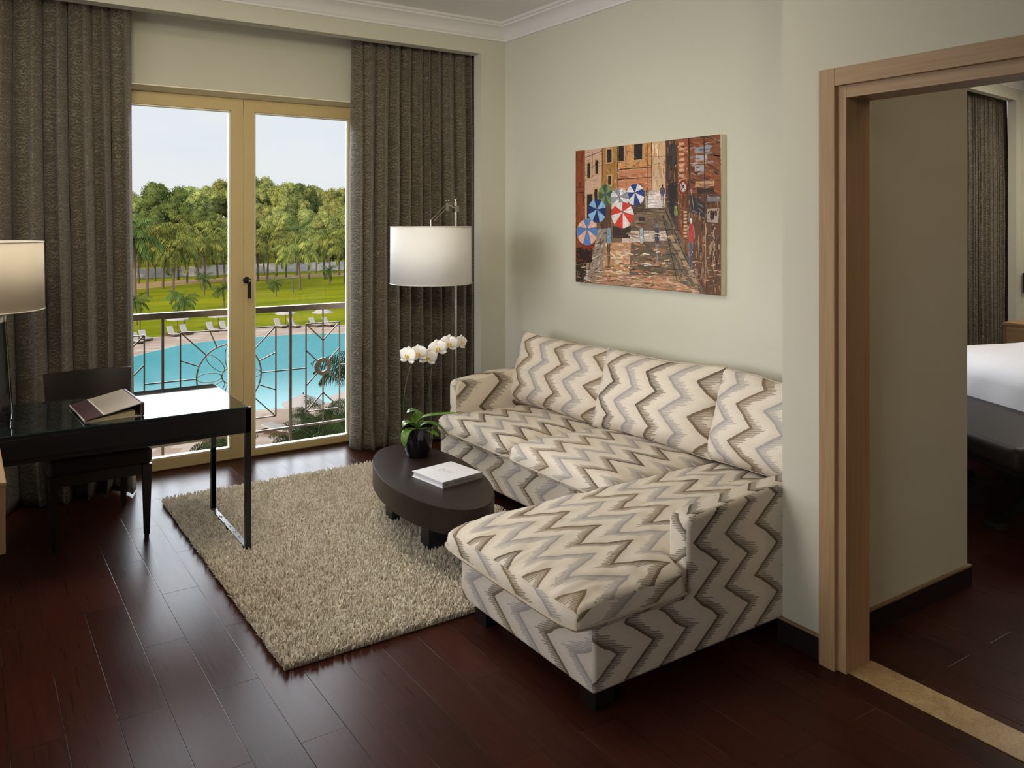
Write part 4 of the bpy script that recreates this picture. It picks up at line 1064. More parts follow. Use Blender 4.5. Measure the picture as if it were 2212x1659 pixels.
region([(240, 960), (390, 950), (340, 1420), (110, 1440), (140, 1250)], [(150, 135, 122), (190, 178, 168), (90, 76, 66), (120, 100, 84)], 120, 60, 18, -.9, .6)
region([(110, 1130), (260, 1090), (250, 1260), (110, 1280)], [(50, 34, 28), (120, 50, 35), (35, 26, 24)], 30, 40, 18, V_, .6)
region([(100, 1290), (200, 1270), (190, 1440), (102, 1442)], [(60, 48, 40), (110, 95, 82), (45, 36, 32)], 30, 50, 16, V_, .6)
region([(925, 770), (1000, 900), (1160, 1280), (1290, 1560), (1060, 1450), (960, 1100), (900, 830)], [(100, 90, 76), (135, 115, 92), (75, 62, 50), (150, 120, 90)], 100, 80, 14, 1.15, .15)
for a, b in (((925, 780), (1250, 1560)), ((900, 830), (1030, 1420)), ((940, 1190), (1100, 1180)), ((980, 1330), (1160, 1330)), ((930, 965), (1020, 955)), ((1010, 1040), (1130, 1340)), ((960, 1060), (1060, 1050))): line(a, b, 9, (45, 34, 28))
for k in range(6): region([(950+k*42, 1010+k*78), (990+k*42, 1010+k*78), (1020+k*42, 1070+k*78), (980+k*42, 1070+k*78)], [(165, 135, 105), (190, 150, 115)], 3, 40, 10, 1.1)
# windows
def win(x0, x1, y0, y1, c=(38, 33, 38), sl=-.12):
    q = [(x0, y0), (x1, y0+(x1-x0)*sl), (x1, y1+(x1-x0)*sl), (x0, y1)]
    region([(x0-12, y0-12), (x1+12, y0-12+(x1-x0)*sl), (x1+12, y1+14+(x1-x0)*sl), (x0-12, y1+14)], [(200, 160, 110), (160, 115, 75)], 5, 40, 8, V_)
    region(q, [c, (55, 48, 52)], 8, 50, 12, V_, .1)
for w in ((208, 232, 355, 490), (282, 305, 325, 450), (390, 430, 225, 345), (495, 543, 195, 335), (637, 712, 180, 322), (398, 424, 470, 550), (205, 255, 640, 860), (275, 300, 590, 760)): win(*w)
region([(960, 180), (1015, 165), (1015, 370), (965, 390)], [(60, 58, 66), (40, 36, 40)], 14, 80, 12, V_, .1)
region([(945, 540), (1030, 520), (1030, 900), (960, 800)], [(42, 34, 38), (66, 55, 60), (50, 36, 30)], 30, 90, 14, V_, .1)
region([(1150, 640), (1290, 720), (1280, 850), (1160, 800)], [(45, 42, 46), (110, 100, 95)], 20, 70, 14, .6, .2)
region([(1310, 770), (1420, 765), (1410, 900), (1310, 890)], [(170, 155, 140), (95, 60, 50)], 20, 50, 14, V_, .3)
region([(1335, 790), (1375, 790), (1372, 870), (1335, 870)], [(60, 36, 34), (130, 50, 40)], 6, 40, 12, V_)
region([(1190, 210), (1340, 190), (1330, 250), (1195, 260)], [(150, 150, 158), (110, 105, 110)], 14, 90, 12, 0, .2)
region([(1200, 280), (1310, 275), (1310, 320), (1200, 330)], [(175, 172, 178), (120, 110, 110)], 10, 80, 12, 0, .2)
region([(1195, 370), (1290, 365), (1290, 420), (1195, 425)], [(165, 160, 165), (95, 75, 65)], 10, 60, 12, 0, .2)
region([(1215, 590), (1370, 575), (1370, 625), (1220, 635)], [(55, 34, 30), (85, 45, 36)], 12, 80, 14, 0, .1)
region([(1200, 520), (1375, 510), (1375, 560), (1200, 570)], [(190, 150, 115), (150, 100, 70)], 12, 80, 12, 0, .2)
region([(1310, 660), (1430, 655), (1425, 700), (1310, 705)], [(120, 115, 125), (160, 150, 150)], 10, 60, 12, 0, .2)
for a, b, w in (((1280, 110), (1300, 1520), 8), ((182, 235), (182, 900), 6), ((485, 200), (490, 600), 7), ((563, 190), (563, 580), 6), ((763, 170), (763, 560), 5), ((797, 160), (800, 600), 6), ((930, 140), (930, 620), 6), ((1140, 120), (1150, 520), 12), ((345, 215), (350, 540), 5), ((180, 640), (185, 900), 7), ((100, 625), (180, 618), 9), ((100, 575), (180, 570), 7), ((188, 300), (340, 240), 6), ((485, 410), (800, 385), 9), ((485, 500), (800, 480), 8), ((1088, 630), (1082, 960), 6), ((253, 240), (253, 470), 4), ((1020, 180), (1020, 480), 6)): line(a, b, w, (45, 30, 24))
for a, b in (((110, 310), (240, 390)), ((240, 390), (560, 330)), ((490, 340), (700, 385)), ((700, 385), (920, 345)), ((560, 235), (800, 290)), ((800, 290), (1130, 275)), ((620, 390), (900, 160)), ((930, 360), (1200, 430))): line(a, b, 3, (70, 52, 44))
line((1150, 355), (1405, 348), 5, (190, 180, 175)); line((1295, 900), (1297, 1440), 5, (205, 175, 150)); line((1160, 600), (1190, 800), 5, (180, 165, 160))
# cargo under the parasols
region([(440, 930), (610, 930), (600, 1040), (440, 1040)], [(58, 42, 34), (85, 58, 42), (40, 30, 26)], 30, 50, 12, 0, .4)
region([(610, 730), (730, 720), (730, 790), (640, 820)], [(70, 54, 42), (120, 92, 70)], 16, 50, 12, 0, .4)
region([(300, 720), (430, 720), (420, 950), (330, 950)], [(90, 64, 45), (60, 44, 34), (130, 95, 65)], 24, 70, 14, V_, .4)
region([(150, 1040), (300, 1000), (270, 1130), (160, 1140)], [(140, 52, 36), (60, 36, 28)], 14, 50, 14, 0, .4)
def brolly(cx, cy, rx, ry, cA, cB, tilt=0, hub=(0, 0), n=8):
    for k in range(n):
        a0, a1 = tilt+2*pi*k/n, tilt+2*pi*(k+1)/n; c = cA if k % 2 == 0 else cB
        pts = [(cx+hub[0], cy+hub[1])]+[(cx+rx*cos(a0+(a1-a0)*t/4), cy+ry*sin(a0+(a1-a0)*t/4)) for t in range(5)]
        region(pts, [c, tuple(min(255, int(q*1.12)+6) for q in c), tuple(int(q*.85) for q in c)], 7, 45, 10, (a0+a1)/2, .3, .12)
    for k in range(n):
        a = tilt+2*pi*k/n; line((cx+hub[0], cy+hub[1]), (cx+rx*cos(a), cy+ry*sin(a)), 3, (60, 60, 75))
brolly(375, 645, 65, 100, (112, 138, 88), (66, 90, 64), .3, (0, -5))
brolly(650, 640, 82, 100, (225, 228, 235), (45, 62, 130), .2, (-5, -20))
brolly(505, 670, 85, 88, (215, 215, 218), (150, 150, 158), .1, (-5, -10))
brolly(297, 790, 84, 108, (140, 185, 225), (32, 48, 105), .5, (0, -15))
brolly(532, 828, 102, 120, (208, 58, 44), (232, 215, 212), .0, (0, -30))
brolly(207, 983, 95, 122, (225, 180, 165), (85, 130, 195), .4, (0, -30))
line((403, 760), (400, 900), 5, (90, 60, 40)); line((297, 900), (300, 960), 5, (70, 50, 40))
# figures in the street
def fig(x, y0, y1, head, top, leg, w=30):
    h = y1-y0; hw_ = w*.5; d2 = lambda c, q: tuple(max(0, min(255, int(k*q))) for k in c)
    line((x-34, y1+3), (x+34, y1+6), 12, (66, 52, 44))
    for sx, e in ((-1, 0), (1, h*.02)):
        region([(x+sx*w*.06, y0+h*.42), (x+sx*w*.38, y0+h*.42), (x+sx*w*.26, y0+h*.72), (x+sx*w*.20, y1-e), (x+sx*w*.04, y1-e), (x+sx*w*.08, y0+h*.7)], [leg, d2(leg, .65), d2(leg, 1.25)], 8, 34, 5, V_, .12, .3)
    region([(x-hw_*.8, y0+h*.13), (x-hw_*.2, y0+h*.09), (x+hw_*.3, y0+h*.09), (x+hw_*.9, y0+h*.14), (x+hw_*1.05, y0+h*.34), (x+hw_*.75, y0+h*.46), (x-hw_*.6, y0+h*.47), (x-hw_*1.0, y0+h*.33)], [top, d2(top, 1.25), d2(top, .7)], 16, 26, 7, V_, .5, .25)
    line((x-hw_*.9, y0+h*.15), (x-hw_*1.15, y0+h*.40), 6, d2(head, .8)); line((x+hw_*.9, y0+h*.15), (x+hw_*1.25, y0+h*.38), 6, d2(head, .8))
    region([(x-w*.20, y0+h*.01), (x, y0-h*.015), (x+w*.20, y0+h*.01), (x+w*.22, y0+h*.06), (x, y0+h*.105), (x-w*.22, y0+h*.06)], [head, d2(head, .75)], 4, 12, 6, 0)
fig(757, 572, 770, (50, 40, 30), (110, 115, 55), (90, 80, 60), 22)
fig(898, 548, 770, (45, 32, 30), (88, 74, 92), (85, 70, 90), 36)
fig(405, 905, 1300, (120, 62, 45), (120, 155, 178), (75, 55, 45), 40)
fig(705, 910, 1290, (130, 66, 46), (158, 182, 192), (125, 90, 50), 38)
fig(848, 905, 1300, (88, 140, 170), (72, 58, 80), (150, 140, 150), 40)
fig(1160, 860, 1330, (225, 222, 220), (176, 66, 62), (84, 104, 132), 52)
fig(1020, 720, 960, (50, 40, 40), (118, 140, 78), (88, 76, 90), 34)
region([(680, 850), (735, 845), (738, 880), (680, 885)], [(55, 45, 38)], 6, 30, 8, 0); line((665, 905), (745, 912), 9, (50, 40, 34))
region([(815, 855), (868, 855), (866, 905), (812, 905)], [(105, 90, 80), (60, 50, 45)], 8, 30, 6, 0)
# round road sign
def disc(cx, cy, rx, ry, col, n=20): addpoly([cv2((cx+rx*cos(2*pi*k/n), cy+ry*sin(2*pi*k/n))) for k in range(n)], c8(*col))
disc(1088, 570, 42, 66, (60, 36, 32)); disc(1088, 570, 38, 60, (150, 55, 42)); disc(1088, 570, 27, 45, (215, 205, 200))
line((1068, 530), (1112, 612), 9, (150, 55, 42)); line((1075, 600), (1100, 535), 9, (50, 40, 40)); line((1100, 560), (1078, 560), 8, (50, 40, 40))
# signature running up the right edge
yy = 1250
while yy > 950:
    dx = prn.uniform(-14, 14); line((1372, yy), (1372+dx, yy-prn.uniform(12, 26)), 5, (205, 198, 195)); line((1372+dx, yy-14), (1372, yy-24), 4, (205, 198, 195)); yy -= 22
for k in range(150):
    x, y = prn.uniform(100, 1430), prn.uniform(1250, 1500); a = prn.uniform(-.3, .3); line((x, y), (x+40*cos(a), y+40*sin(a)), prn.uniform(3, 9), prn.choice([(220, 205, 190), (60, 46, 38), (190, 130, 95), (110, 95, 80)]))
for k in range(420):
    x, y = prn.uniform(100, 1430), prn.uniform(260, 1500)
    if y < 290-.11*x+60 or (100 < x < 740 and 530 < y < 1110) or y > 1440+.07*(x-100): continue
    a = prn.choice((V_, 0, .9, -.5))+prn.uniform(-.4, .4); c = prn.choice([(225, 205, 185), (70, 50, 40), (180, 115, 75), (120, 98, 82), (205, 165, 125), (95, 70, 55)])
    L = prn.uniform(10, 34); line((x, y), (x+L*cos(a), y+L*sin(a)), prn.uniform(2, 6), c, .25)
for a_, b_, n_ in (((560, 985), (960, 1040), 26), ((380, 1090), (600, 1360), 22), ((640, 1130), (960, 1380), 22), ((150, 1290), (330, 1430), 18), ((745, 620), (905, 750), 12)):
    for k in range(n_):
        x, y = prn.uniform(a_[0], b_[0]), prn.uniform(a_[1], b_[1]); line((x, y), (x+prn.uniform(20, 70), y+prn.uniform(-14, 14)), prn.uniform(5, 13), prn.choice([(228, 218, 208), (205, 180, 158), (150, 125, 104)]), .15)
me = bpy.data.meshes.new('painted_canvas'); me.from_pydata(PV, [], PF); me.update()
ca = me.color_attributes.new('paint', 'FLOAT_COLOR', 'CORNER'); buf = []
for f, c in zip(PF, PC): buf += list(c)*len(f)
ca.data.foreach_set('color', buf)
finish('painted_canvas', me, M['paint'], pt, False)
# ------------------------------------------------------------------ outdoors
G = -13.35
def gp(u, v, z=G): return onz(u, v, z)
def flat(name, pts, z, mat, th=.1, uv=True):
    V = [(p.x, p.y, z) for p in pts]+[(p.x, p.y, z-th) for p in pts]; n = len(pts)
    Fc = [tuple(range(n))]+[tuple(range(n, 2*n))[::-1]]+[(i, (i+1) % n, n+(i+1) % n, n+i) for i in range(n)]
    return struct(raw(name, V, Fc, M[mat], smooth=False))
flat('lawn', [Vector((-600, 20, 0)), Vector((900, 20, 0)), Vector((900, 900, 0)), Vector((-600, 900, 0))], G-.12, 'grass', .3)
deck = [(-300, 775), (150, 745), (292, 731), (363, 726), (402, 720), (495, 711), (551, 706), (650, 703), (750, 701.6), (950, 701), (1300, 705), (1700, 1500), (-900, 1500)]
flat('pool_deck', [gp(*p) for p in deck], G, 'pavers', .1)
pool = [(60, 860), (180, 808), (230, 790), (294, 770), (322, 762), (354, 755), (393, 745.5), (443, 739.5), (494, 734), (552, 729), (641, 723.5), (748, 721), (850, 722), (1000, 740), (1050, 790), (950, 835), (740, 866), (665, 878), (591, 884.5), (552, 887), (480, 893), (380, 902), (250, 915), (120, 905)]
pg_ = [gp(*p) for p in pool]; pcn = sum(pg_, Vector())/len(pg_)
flat('pool_coping', [pcn+(p-pcn)*1.012 for p in pg_], G+.05, 'coping', .06)
flat('swimming_pool', pg_, G+.065, 'water', .05)
flat('sandy_path', [gp(u, v) for u, v in [(-200, 640), (280, 626), (420, 612), (520, 606), (640, 600), (760, 594), (1100, 585), (1100, 578), (760, 588), (640, 592.5), (520, 597), (420, 602), (280, 612), (-200, 622)]], G-.08, 'sand', .03)
gw = [gp(u, v) for u, v in [(-700, 640), (-200, 612), (280, 602), (420, 596), (520, 590), (640, 585.5), (760, 582), (1200, 575)]]
m = MB()
for a, b in zip(gw, gw[1:]):
    V = [m.bm.verts.new((p.x, p.y+dy, z)) for dy in (0, .5) for p in (a, b) for z in (G-.2, G+2.6)]
    for f in ((0, 2, 3, 1), (4, 5, 7, 6), (1, 3, 7, 5), (0, 1, 5, 4), (2, 6, 7, 3)): m.bm.faces.new([V[i] for i in f])
struct(m.build('garden_wall', M['gwall'], None, False))
# building face below, above and beside the room: it shades the near deck
m = MB(); m.box(-60, 60, 5.6, 5.895, G, -.32); m.box(-60, 60, 5.2, 5.895, 3.40, 30); m.box(-60, -2.6, 5.6, 5.895, -.32, 3.4); m.box(13.1, 60, 5.6, 5.895, -.32, 3.4); m.box(3.9, 13.1, 5.905, 5.99, -.32, 3.4)
struct(m.build('wall_facade', M['facade'], None, False))
# --- palms
def frond(V, Fc, base, az, elev, L, droop, nl=22, lw=.05, ll=.9, up0=0):
    rn = random.random; pts = []; p = Vector(base); e = elev
    for i in range(nl+1):
        pts.append((p.copy(), e)); d = Vector((cos(az)*cos(e), sin(az)*cos(e), sin(e))); p = p+d*(L/nl); e -= droop/nl*(.5+i/nl)
    side = Vector((-sin(az), cos(az), 0))
    def quad(a, b, w0, w1, n):
        k = len(V); V.extend([a-n*w0, a+n*w0, b+n*w1, b-n*w1]); Fc.append((k, k+1, k+2, k+3))
    for (a, _), (b, _) in zip(pts, pts[1:]): quad(a, b, .05*L/4, .04*L/4, side)
    for i in range(2, nl+1):
        a, e = pts[i]; t = i/nl; l = ll*(sin(pi*min(1, t*.85+.12))**.7)
        d = Vector((cos(az)*cos(e), sin(az)*cos(e), sin(e)))
        for s_ in (-1, 1):
            dr = (side*s_*.8+d*.55+Vector((0, 0, -.35-.5*rn()))).normalized()
            n = dr.cross(Vector((0, 0, 1)) if abs(dr.z) < .9 else side).normalized()
            mid = a+dr*l*.55; tip = a+dr*l+Vector((0, 0, -.25*l))
            quad(a, mid, lw*.6, lw, n); quad(mid, tip, lw, lw*.2, n)
def palm_meshes(seed, L=4.2, nf=20, ll=1.1, lw=.07):
    random.seed(seed); V, Fc = [], []
    for k in range(nf):
        az = 2*pi*k/nf*1.0+random.uniform(-.2, .2)+(k % 3)*.7; el = random.choice([1.25, .95, .6, .3, 0., -.35, -.7])+random.uniform(-.15, .15)
        frond(V, Fc, (0, 0, 0), az, el, L*random.uniform(.85, 1.1), random.uniform(1.3, 2.0), 16, lw, ll)
    return V, Fc
PROTO = {}
def palm(label, u, vb, vt, mat='palm', D=None, group='coconut palms on the lawn', seed=0, sc=None, name='palm_tree'):
    """vb: photo row of the trunk base, vt: row of the crown top"""
    b = gp(u, vb) if D is None else None
    if D is None: D = (VH*0+1774*(H-G))/(vb-VH)
    base = atd(u, VH, D); base.z = G-.1
    top = H-(vt-VH)/F*D; hgt = top-G
    R = sc if sc else min(.55*hgt, 6.2)
    hc = hgt-R*.42
    key = (seed % 3, mat)
    if key not in PROTO:
        V, Fc = palm_meshes(100+seed % 3, 1.0, 22, .30, .016)
        me = bpy.data.meshes.new('palm_crown'); me.from_pydata([tuple(v) for v in V], [], Fc); me.update(); me.materials.append(M[mat]); PROTO[key] = me
    t = thing(name, label, 'palm', base, random.uniform(0, 6), group)
    rn = random.Random(seed*7+3); lx, ly = rn.uniform(-.08, .08)*hgt, rn.uniform(-.08, .08)*hgt; n = 8
    m = MB(); m.tube([(base.x+lx*(i/n)**2, base.y+ly*(i/n)**2, G-.1+hc*i/n) for i in range(n+1)], [.018*hgt+.05-(.008*hgt)*i/n for i in range(n+1)], 7)
    m.build('trunk', M['trunk'], t)
    c = bpy.data.objects.new('crown', PROTO[key]); COL.objects.link(c); c.parent = t; c.location = (lx, ly, hc); c.scale = (R,)*3; c.rotation_euler.z = rn.uniform(0, 6)
    return t
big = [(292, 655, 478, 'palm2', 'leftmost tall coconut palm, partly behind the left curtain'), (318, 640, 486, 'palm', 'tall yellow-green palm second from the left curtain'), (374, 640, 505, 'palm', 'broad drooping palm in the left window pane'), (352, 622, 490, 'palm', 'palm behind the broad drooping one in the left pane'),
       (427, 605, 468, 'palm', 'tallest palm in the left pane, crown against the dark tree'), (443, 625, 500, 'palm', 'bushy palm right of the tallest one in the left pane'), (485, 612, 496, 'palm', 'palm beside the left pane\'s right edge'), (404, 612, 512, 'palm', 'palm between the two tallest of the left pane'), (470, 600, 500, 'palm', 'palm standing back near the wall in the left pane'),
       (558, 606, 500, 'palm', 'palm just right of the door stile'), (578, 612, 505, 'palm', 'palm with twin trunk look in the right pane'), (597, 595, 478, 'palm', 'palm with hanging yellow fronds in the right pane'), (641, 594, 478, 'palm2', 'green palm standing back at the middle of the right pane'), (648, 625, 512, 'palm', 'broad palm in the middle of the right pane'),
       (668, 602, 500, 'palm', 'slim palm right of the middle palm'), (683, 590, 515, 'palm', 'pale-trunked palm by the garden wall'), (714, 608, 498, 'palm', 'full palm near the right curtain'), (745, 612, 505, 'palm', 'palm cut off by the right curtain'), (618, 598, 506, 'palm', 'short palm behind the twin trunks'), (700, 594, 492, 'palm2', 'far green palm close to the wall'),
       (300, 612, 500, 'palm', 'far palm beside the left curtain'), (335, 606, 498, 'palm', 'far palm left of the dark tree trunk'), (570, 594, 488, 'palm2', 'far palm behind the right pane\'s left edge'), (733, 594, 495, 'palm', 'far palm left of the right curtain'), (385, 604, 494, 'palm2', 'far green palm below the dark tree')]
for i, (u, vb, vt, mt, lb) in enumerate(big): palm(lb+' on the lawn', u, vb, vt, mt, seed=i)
small = [(296, 700, 634, 'small dark palm above the parasol in the left pane'), (398, 700, 630, 'small dark palm with arching fronds in the left pane'), (442, 637, 590, 'small dark palm in mid lawn, left pane'), (484, 665, 611, 'small slim palm beside the door stile on the lawn'), (597, 640, 600, 'small young palm at the left of the right pane'), (712, 615, 576, 'small dark palm by the right curtain'), (378, 672, 628, 'slim young palm left of the arching one')]
for i, (u, vb, vt, lb) in enumerate(small): palm(lb, u, vb, vt, 'palm2', seed=i+40, group='young palms on the lawn')
# lawn light post
p = gp(633, 632); lp = thing('lawn_sign_post', 'small dark post with a flat top on the lawn in the right pane', 'post', p)
k_ = 1774*(H-G)/(632-VH)/F
MB().tube([(p.x, p.y, G-.1), (p.x, p.y, G+30*k_)], .15, 6).build('pole', M['black'], lp)
MB().box(p.x-5*k_, p.x+5*k_, p.y-.2, p.y+.2, G+30*k_, G+33*k_).build('board', M['black'], lp, False)
# near palms and planting below the balcony
def nearpalm(label, u, v, D, R, mat='palm3', seed=0, name='palm_tree', cat=None):
    base = atd(u, VH, D); base.z = G; zc = H-(v-VH)/F*D; key = ('n', seed % 3, mat)
    if key not in PROTO:
        V, Fc = palm_meshes(200+seed % 3, 1.0, 26, .34, .012)
        me = bpy.data.meshes.new('palm_crown'); me.from_pydata([tuple(q) for q in V], [], Fc); me.update(); me.materials.append(M[mat]); PROTO[key] = me
    t = thing(name, label, 'palm', base, 0, 'palms planted beside the near pool deck')
    MB().tube([(base.x, base.y, G), (base.x, base.y, zc)], [.16, .12], 8).build('trunk', M['trunk'], t)
    c = bpy.data.objects.new('crown', PROTO[key]); COL.objects.link(c); c.parent = t; c.location = (0, 0, zc-G); c.scale = (R,)*3; c.rotation_euler.z = seed*1.3
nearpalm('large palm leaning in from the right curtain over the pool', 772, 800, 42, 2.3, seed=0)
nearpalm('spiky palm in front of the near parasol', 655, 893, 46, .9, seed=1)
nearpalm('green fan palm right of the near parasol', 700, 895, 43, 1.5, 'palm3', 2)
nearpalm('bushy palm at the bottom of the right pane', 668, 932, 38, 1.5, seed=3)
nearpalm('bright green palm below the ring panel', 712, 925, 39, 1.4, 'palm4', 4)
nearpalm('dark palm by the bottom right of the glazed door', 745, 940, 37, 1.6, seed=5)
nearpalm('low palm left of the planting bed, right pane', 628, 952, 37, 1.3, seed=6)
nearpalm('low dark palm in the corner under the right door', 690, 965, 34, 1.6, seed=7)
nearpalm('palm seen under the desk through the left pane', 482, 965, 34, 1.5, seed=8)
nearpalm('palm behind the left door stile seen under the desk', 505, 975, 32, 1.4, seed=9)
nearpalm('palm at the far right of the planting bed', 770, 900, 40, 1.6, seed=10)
# --- broadleaf trees behind
def crown_mesh(seed, n=11000):
    r = np.random.default_rng(seed); B = []
    for k in range(34):
        th = r.uniform(0, 2*pi); ph = r.uniform(-.35, 1.3); rr = r.uniform(.45, .80)
        B.append((rr*cos(th)*cos(ph)*.95, rr*sin(th)*cos(ph)*.95, rr*sin(ph)*.82, r.uniform(.17, .34)))
    B.append((0, 0, .1, .6))
    B = np.array(B); ids = r.choice(len(B), n, p=B[:, 3]**2/np.sum(B[:, 3]**2))
    d = r.normal(0, 1, (n, 3)); d /= np.linalg.norm(d, axis=1)[:, None]; d[:, 2] = np.abs(d[:, 2])*.9-.15*r.random(n)
    c = B[ids, :3]+d*(B[ids, 3]*r.uniform(.62, 1.10, n))[:, None]
    nn = d+r.normal(0, .55, (n, 3)); nn /= np.linalg.norm(nn, axis=1)[:, None]
    t = np.cross(nn, r.normal(0, 1, (n, 3))); t /= np.linalg.norm(t, axis=1)[:, None]; b = np.cross(nn, t)
    s = r.uniform(.014, .034, n)[:, None]
    V = np.stack([c-t*s, c-b*s*.6, c+t*s, c+b*s*.6], 1).reshape(-1, 3)
    Vl = [tuple(v) for v in V]; Fc = [(4*i, 4*i+1, 4*i+2, 4*i+3) for i in range(n)]
    bm = bmesh.new()
    for x, y, z, q in B: bmesh.ops.create_icosphere(bm, subdivisions=2, radius=q*.74, matrix=Matrix.Translation((x, y, z)))
    k = len(Vl); bm.verts.ensure_lookup_table()
    for v in bm.verts:
        co = v.co; Vl.append(tuple(co*(1+.10*noise.noise(co*9))))
    for f in bm.faces: Fc.append(tuple(k+v.index for v in f.verts))
    bm.free(); me = bpy.data.meshes.new('tree_crown'); me.from_pydata(Vl, [], Fc); me.update(); return me
TM = {}
for mt in ('tree1', 'tree2'):
    for k in range(3):
        me = crown_mesh(10+k) if ('c', k) not in TM else TM['c', k].copy(); TM['c', k] = me if mt == 'tree1' else TM['c', k]
        me.materials.clear(); me.materials.append(M[mt]); TM[mt, k] = me
def tree(label, u, vt, D, R, mt, k, sq=1.):
    base = atd(u, VH, D); base.z = G-.2; top = H-(vt-VH)/F*D; zc = top-R*sq*.98
    t = thing('broadleaf_tree', label, 'tree', base, 0, 'trees beyond the garden wall')
    MB().tube([(base.x, base.y, G-.2), (base.x, base.y, zc)], [R*.09, R*.05], 8).build('trunk', M['trunk'], t)
    c = bpy.data.objects.new('crown', TM[mt, k % 3]); COL.objects.link(c); c.parent = t; c.location = (0, 0, zc-G+.2); c.scale = (R, R, R*sq); c.rotation_euler.z = k*1.7
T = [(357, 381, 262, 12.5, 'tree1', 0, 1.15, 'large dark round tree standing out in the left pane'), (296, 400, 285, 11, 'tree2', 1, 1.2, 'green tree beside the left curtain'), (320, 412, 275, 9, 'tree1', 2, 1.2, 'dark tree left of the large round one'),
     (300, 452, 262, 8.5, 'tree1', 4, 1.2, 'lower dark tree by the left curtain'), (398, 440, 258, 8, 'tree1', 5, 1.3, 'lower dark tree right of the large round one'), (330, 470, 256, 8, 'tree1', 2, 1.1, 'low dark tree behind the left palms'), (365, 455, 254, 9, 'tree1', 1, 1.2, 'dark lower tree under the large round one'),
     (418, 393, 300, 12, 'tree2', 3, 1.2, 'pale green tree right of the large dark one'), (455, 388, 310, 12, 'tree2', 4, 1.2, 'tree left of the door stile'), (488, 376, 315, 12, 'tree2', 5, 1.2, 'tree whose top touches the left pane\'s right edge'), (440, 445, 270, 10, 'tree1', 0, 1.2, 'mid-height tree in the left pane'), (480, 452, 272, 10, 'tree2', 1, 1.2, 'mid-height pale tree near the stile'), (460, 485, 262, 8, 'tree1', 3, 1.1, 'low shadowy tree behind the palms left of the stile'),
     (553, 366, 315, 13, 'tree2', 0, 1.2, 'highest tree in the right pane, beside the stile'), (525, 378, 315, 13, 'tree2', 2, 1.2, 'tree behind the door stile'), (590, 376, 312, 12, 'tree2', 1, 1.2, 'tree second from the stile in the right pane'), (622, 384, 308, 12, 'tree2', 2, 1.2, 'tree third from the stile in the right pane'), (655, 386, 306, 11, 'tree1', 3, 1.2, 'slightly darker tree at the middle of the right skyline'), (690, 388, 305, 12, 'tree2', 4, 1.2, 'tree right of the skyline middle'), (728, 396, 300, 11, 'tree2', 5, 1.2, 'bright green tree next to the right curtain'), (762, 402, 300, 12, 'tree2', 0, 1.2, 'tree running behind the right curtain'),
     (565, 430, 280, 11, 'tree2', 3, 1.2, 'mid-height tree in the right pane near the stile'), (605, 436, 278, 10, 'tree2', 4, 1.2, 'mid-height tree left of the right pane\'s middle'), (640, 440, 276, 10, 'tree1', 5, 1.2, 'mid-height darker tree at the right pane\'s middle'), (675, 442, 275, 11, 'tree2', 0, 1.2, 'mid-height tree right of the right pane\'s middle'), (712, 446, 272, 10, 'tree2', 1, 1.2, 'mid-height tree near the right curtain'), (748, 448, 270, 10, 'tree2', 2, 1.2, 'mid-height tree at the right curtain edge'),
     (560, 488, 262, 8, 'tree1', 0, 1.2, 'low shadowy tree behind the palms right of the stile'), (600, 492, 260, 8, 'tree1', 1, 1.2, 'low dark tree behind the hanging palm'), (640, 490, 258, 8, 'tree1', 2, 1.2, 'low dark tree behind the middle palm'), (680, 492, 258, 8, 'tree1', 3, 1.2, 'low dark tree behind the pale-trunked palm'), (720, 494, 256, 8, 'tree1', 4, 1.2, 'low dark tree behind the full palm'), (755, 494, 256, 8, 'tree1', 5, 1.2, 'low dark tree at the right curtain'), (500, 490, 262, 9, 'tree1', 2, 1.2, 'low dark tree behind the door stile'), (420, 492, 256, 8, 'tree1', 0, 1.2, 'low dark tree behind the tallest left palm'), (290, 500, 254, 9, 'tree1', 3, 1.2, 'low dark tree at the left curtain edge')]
cnt = {}
for u, vt, D, R, mt, k, sq, lb in T:
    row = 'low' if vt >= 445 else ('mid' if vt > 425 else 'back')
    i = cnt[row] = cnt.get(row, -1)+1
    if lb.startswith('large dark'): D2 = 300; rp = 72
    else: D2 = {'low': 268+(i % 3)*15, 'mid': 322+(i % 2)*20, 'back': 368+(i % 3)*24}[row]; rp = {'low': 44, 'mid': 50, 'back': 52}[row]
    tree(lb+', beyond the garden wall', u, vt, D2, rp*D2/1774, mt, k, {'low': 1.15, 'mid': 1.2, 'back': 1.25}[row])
for i, u in enumerate((-190, -120, -50, 20, 90, 150, 205, 250, 800, 850, 910, 980, 1060)):
    D2 = 285+(i % 3)*38; tree('broadleaf tree beyond the garden wall, hidden behind a curtain', u, 392+(i*37 % 22), D2, 58*D2/1774, ('tree2', 'tree1')[i % 3 == 0], i, 1.3)
for i, u in enumerate((-160, -60, 40, 130, 215, 255, 815, 890)):
    palm('coconut palm on the lawn, hidden behind a curtain', u, 612+(i*13 % 18), 492+(i*11 % 16), ('palm', 'palm2')[i % 3 == 0], seed=i+60)
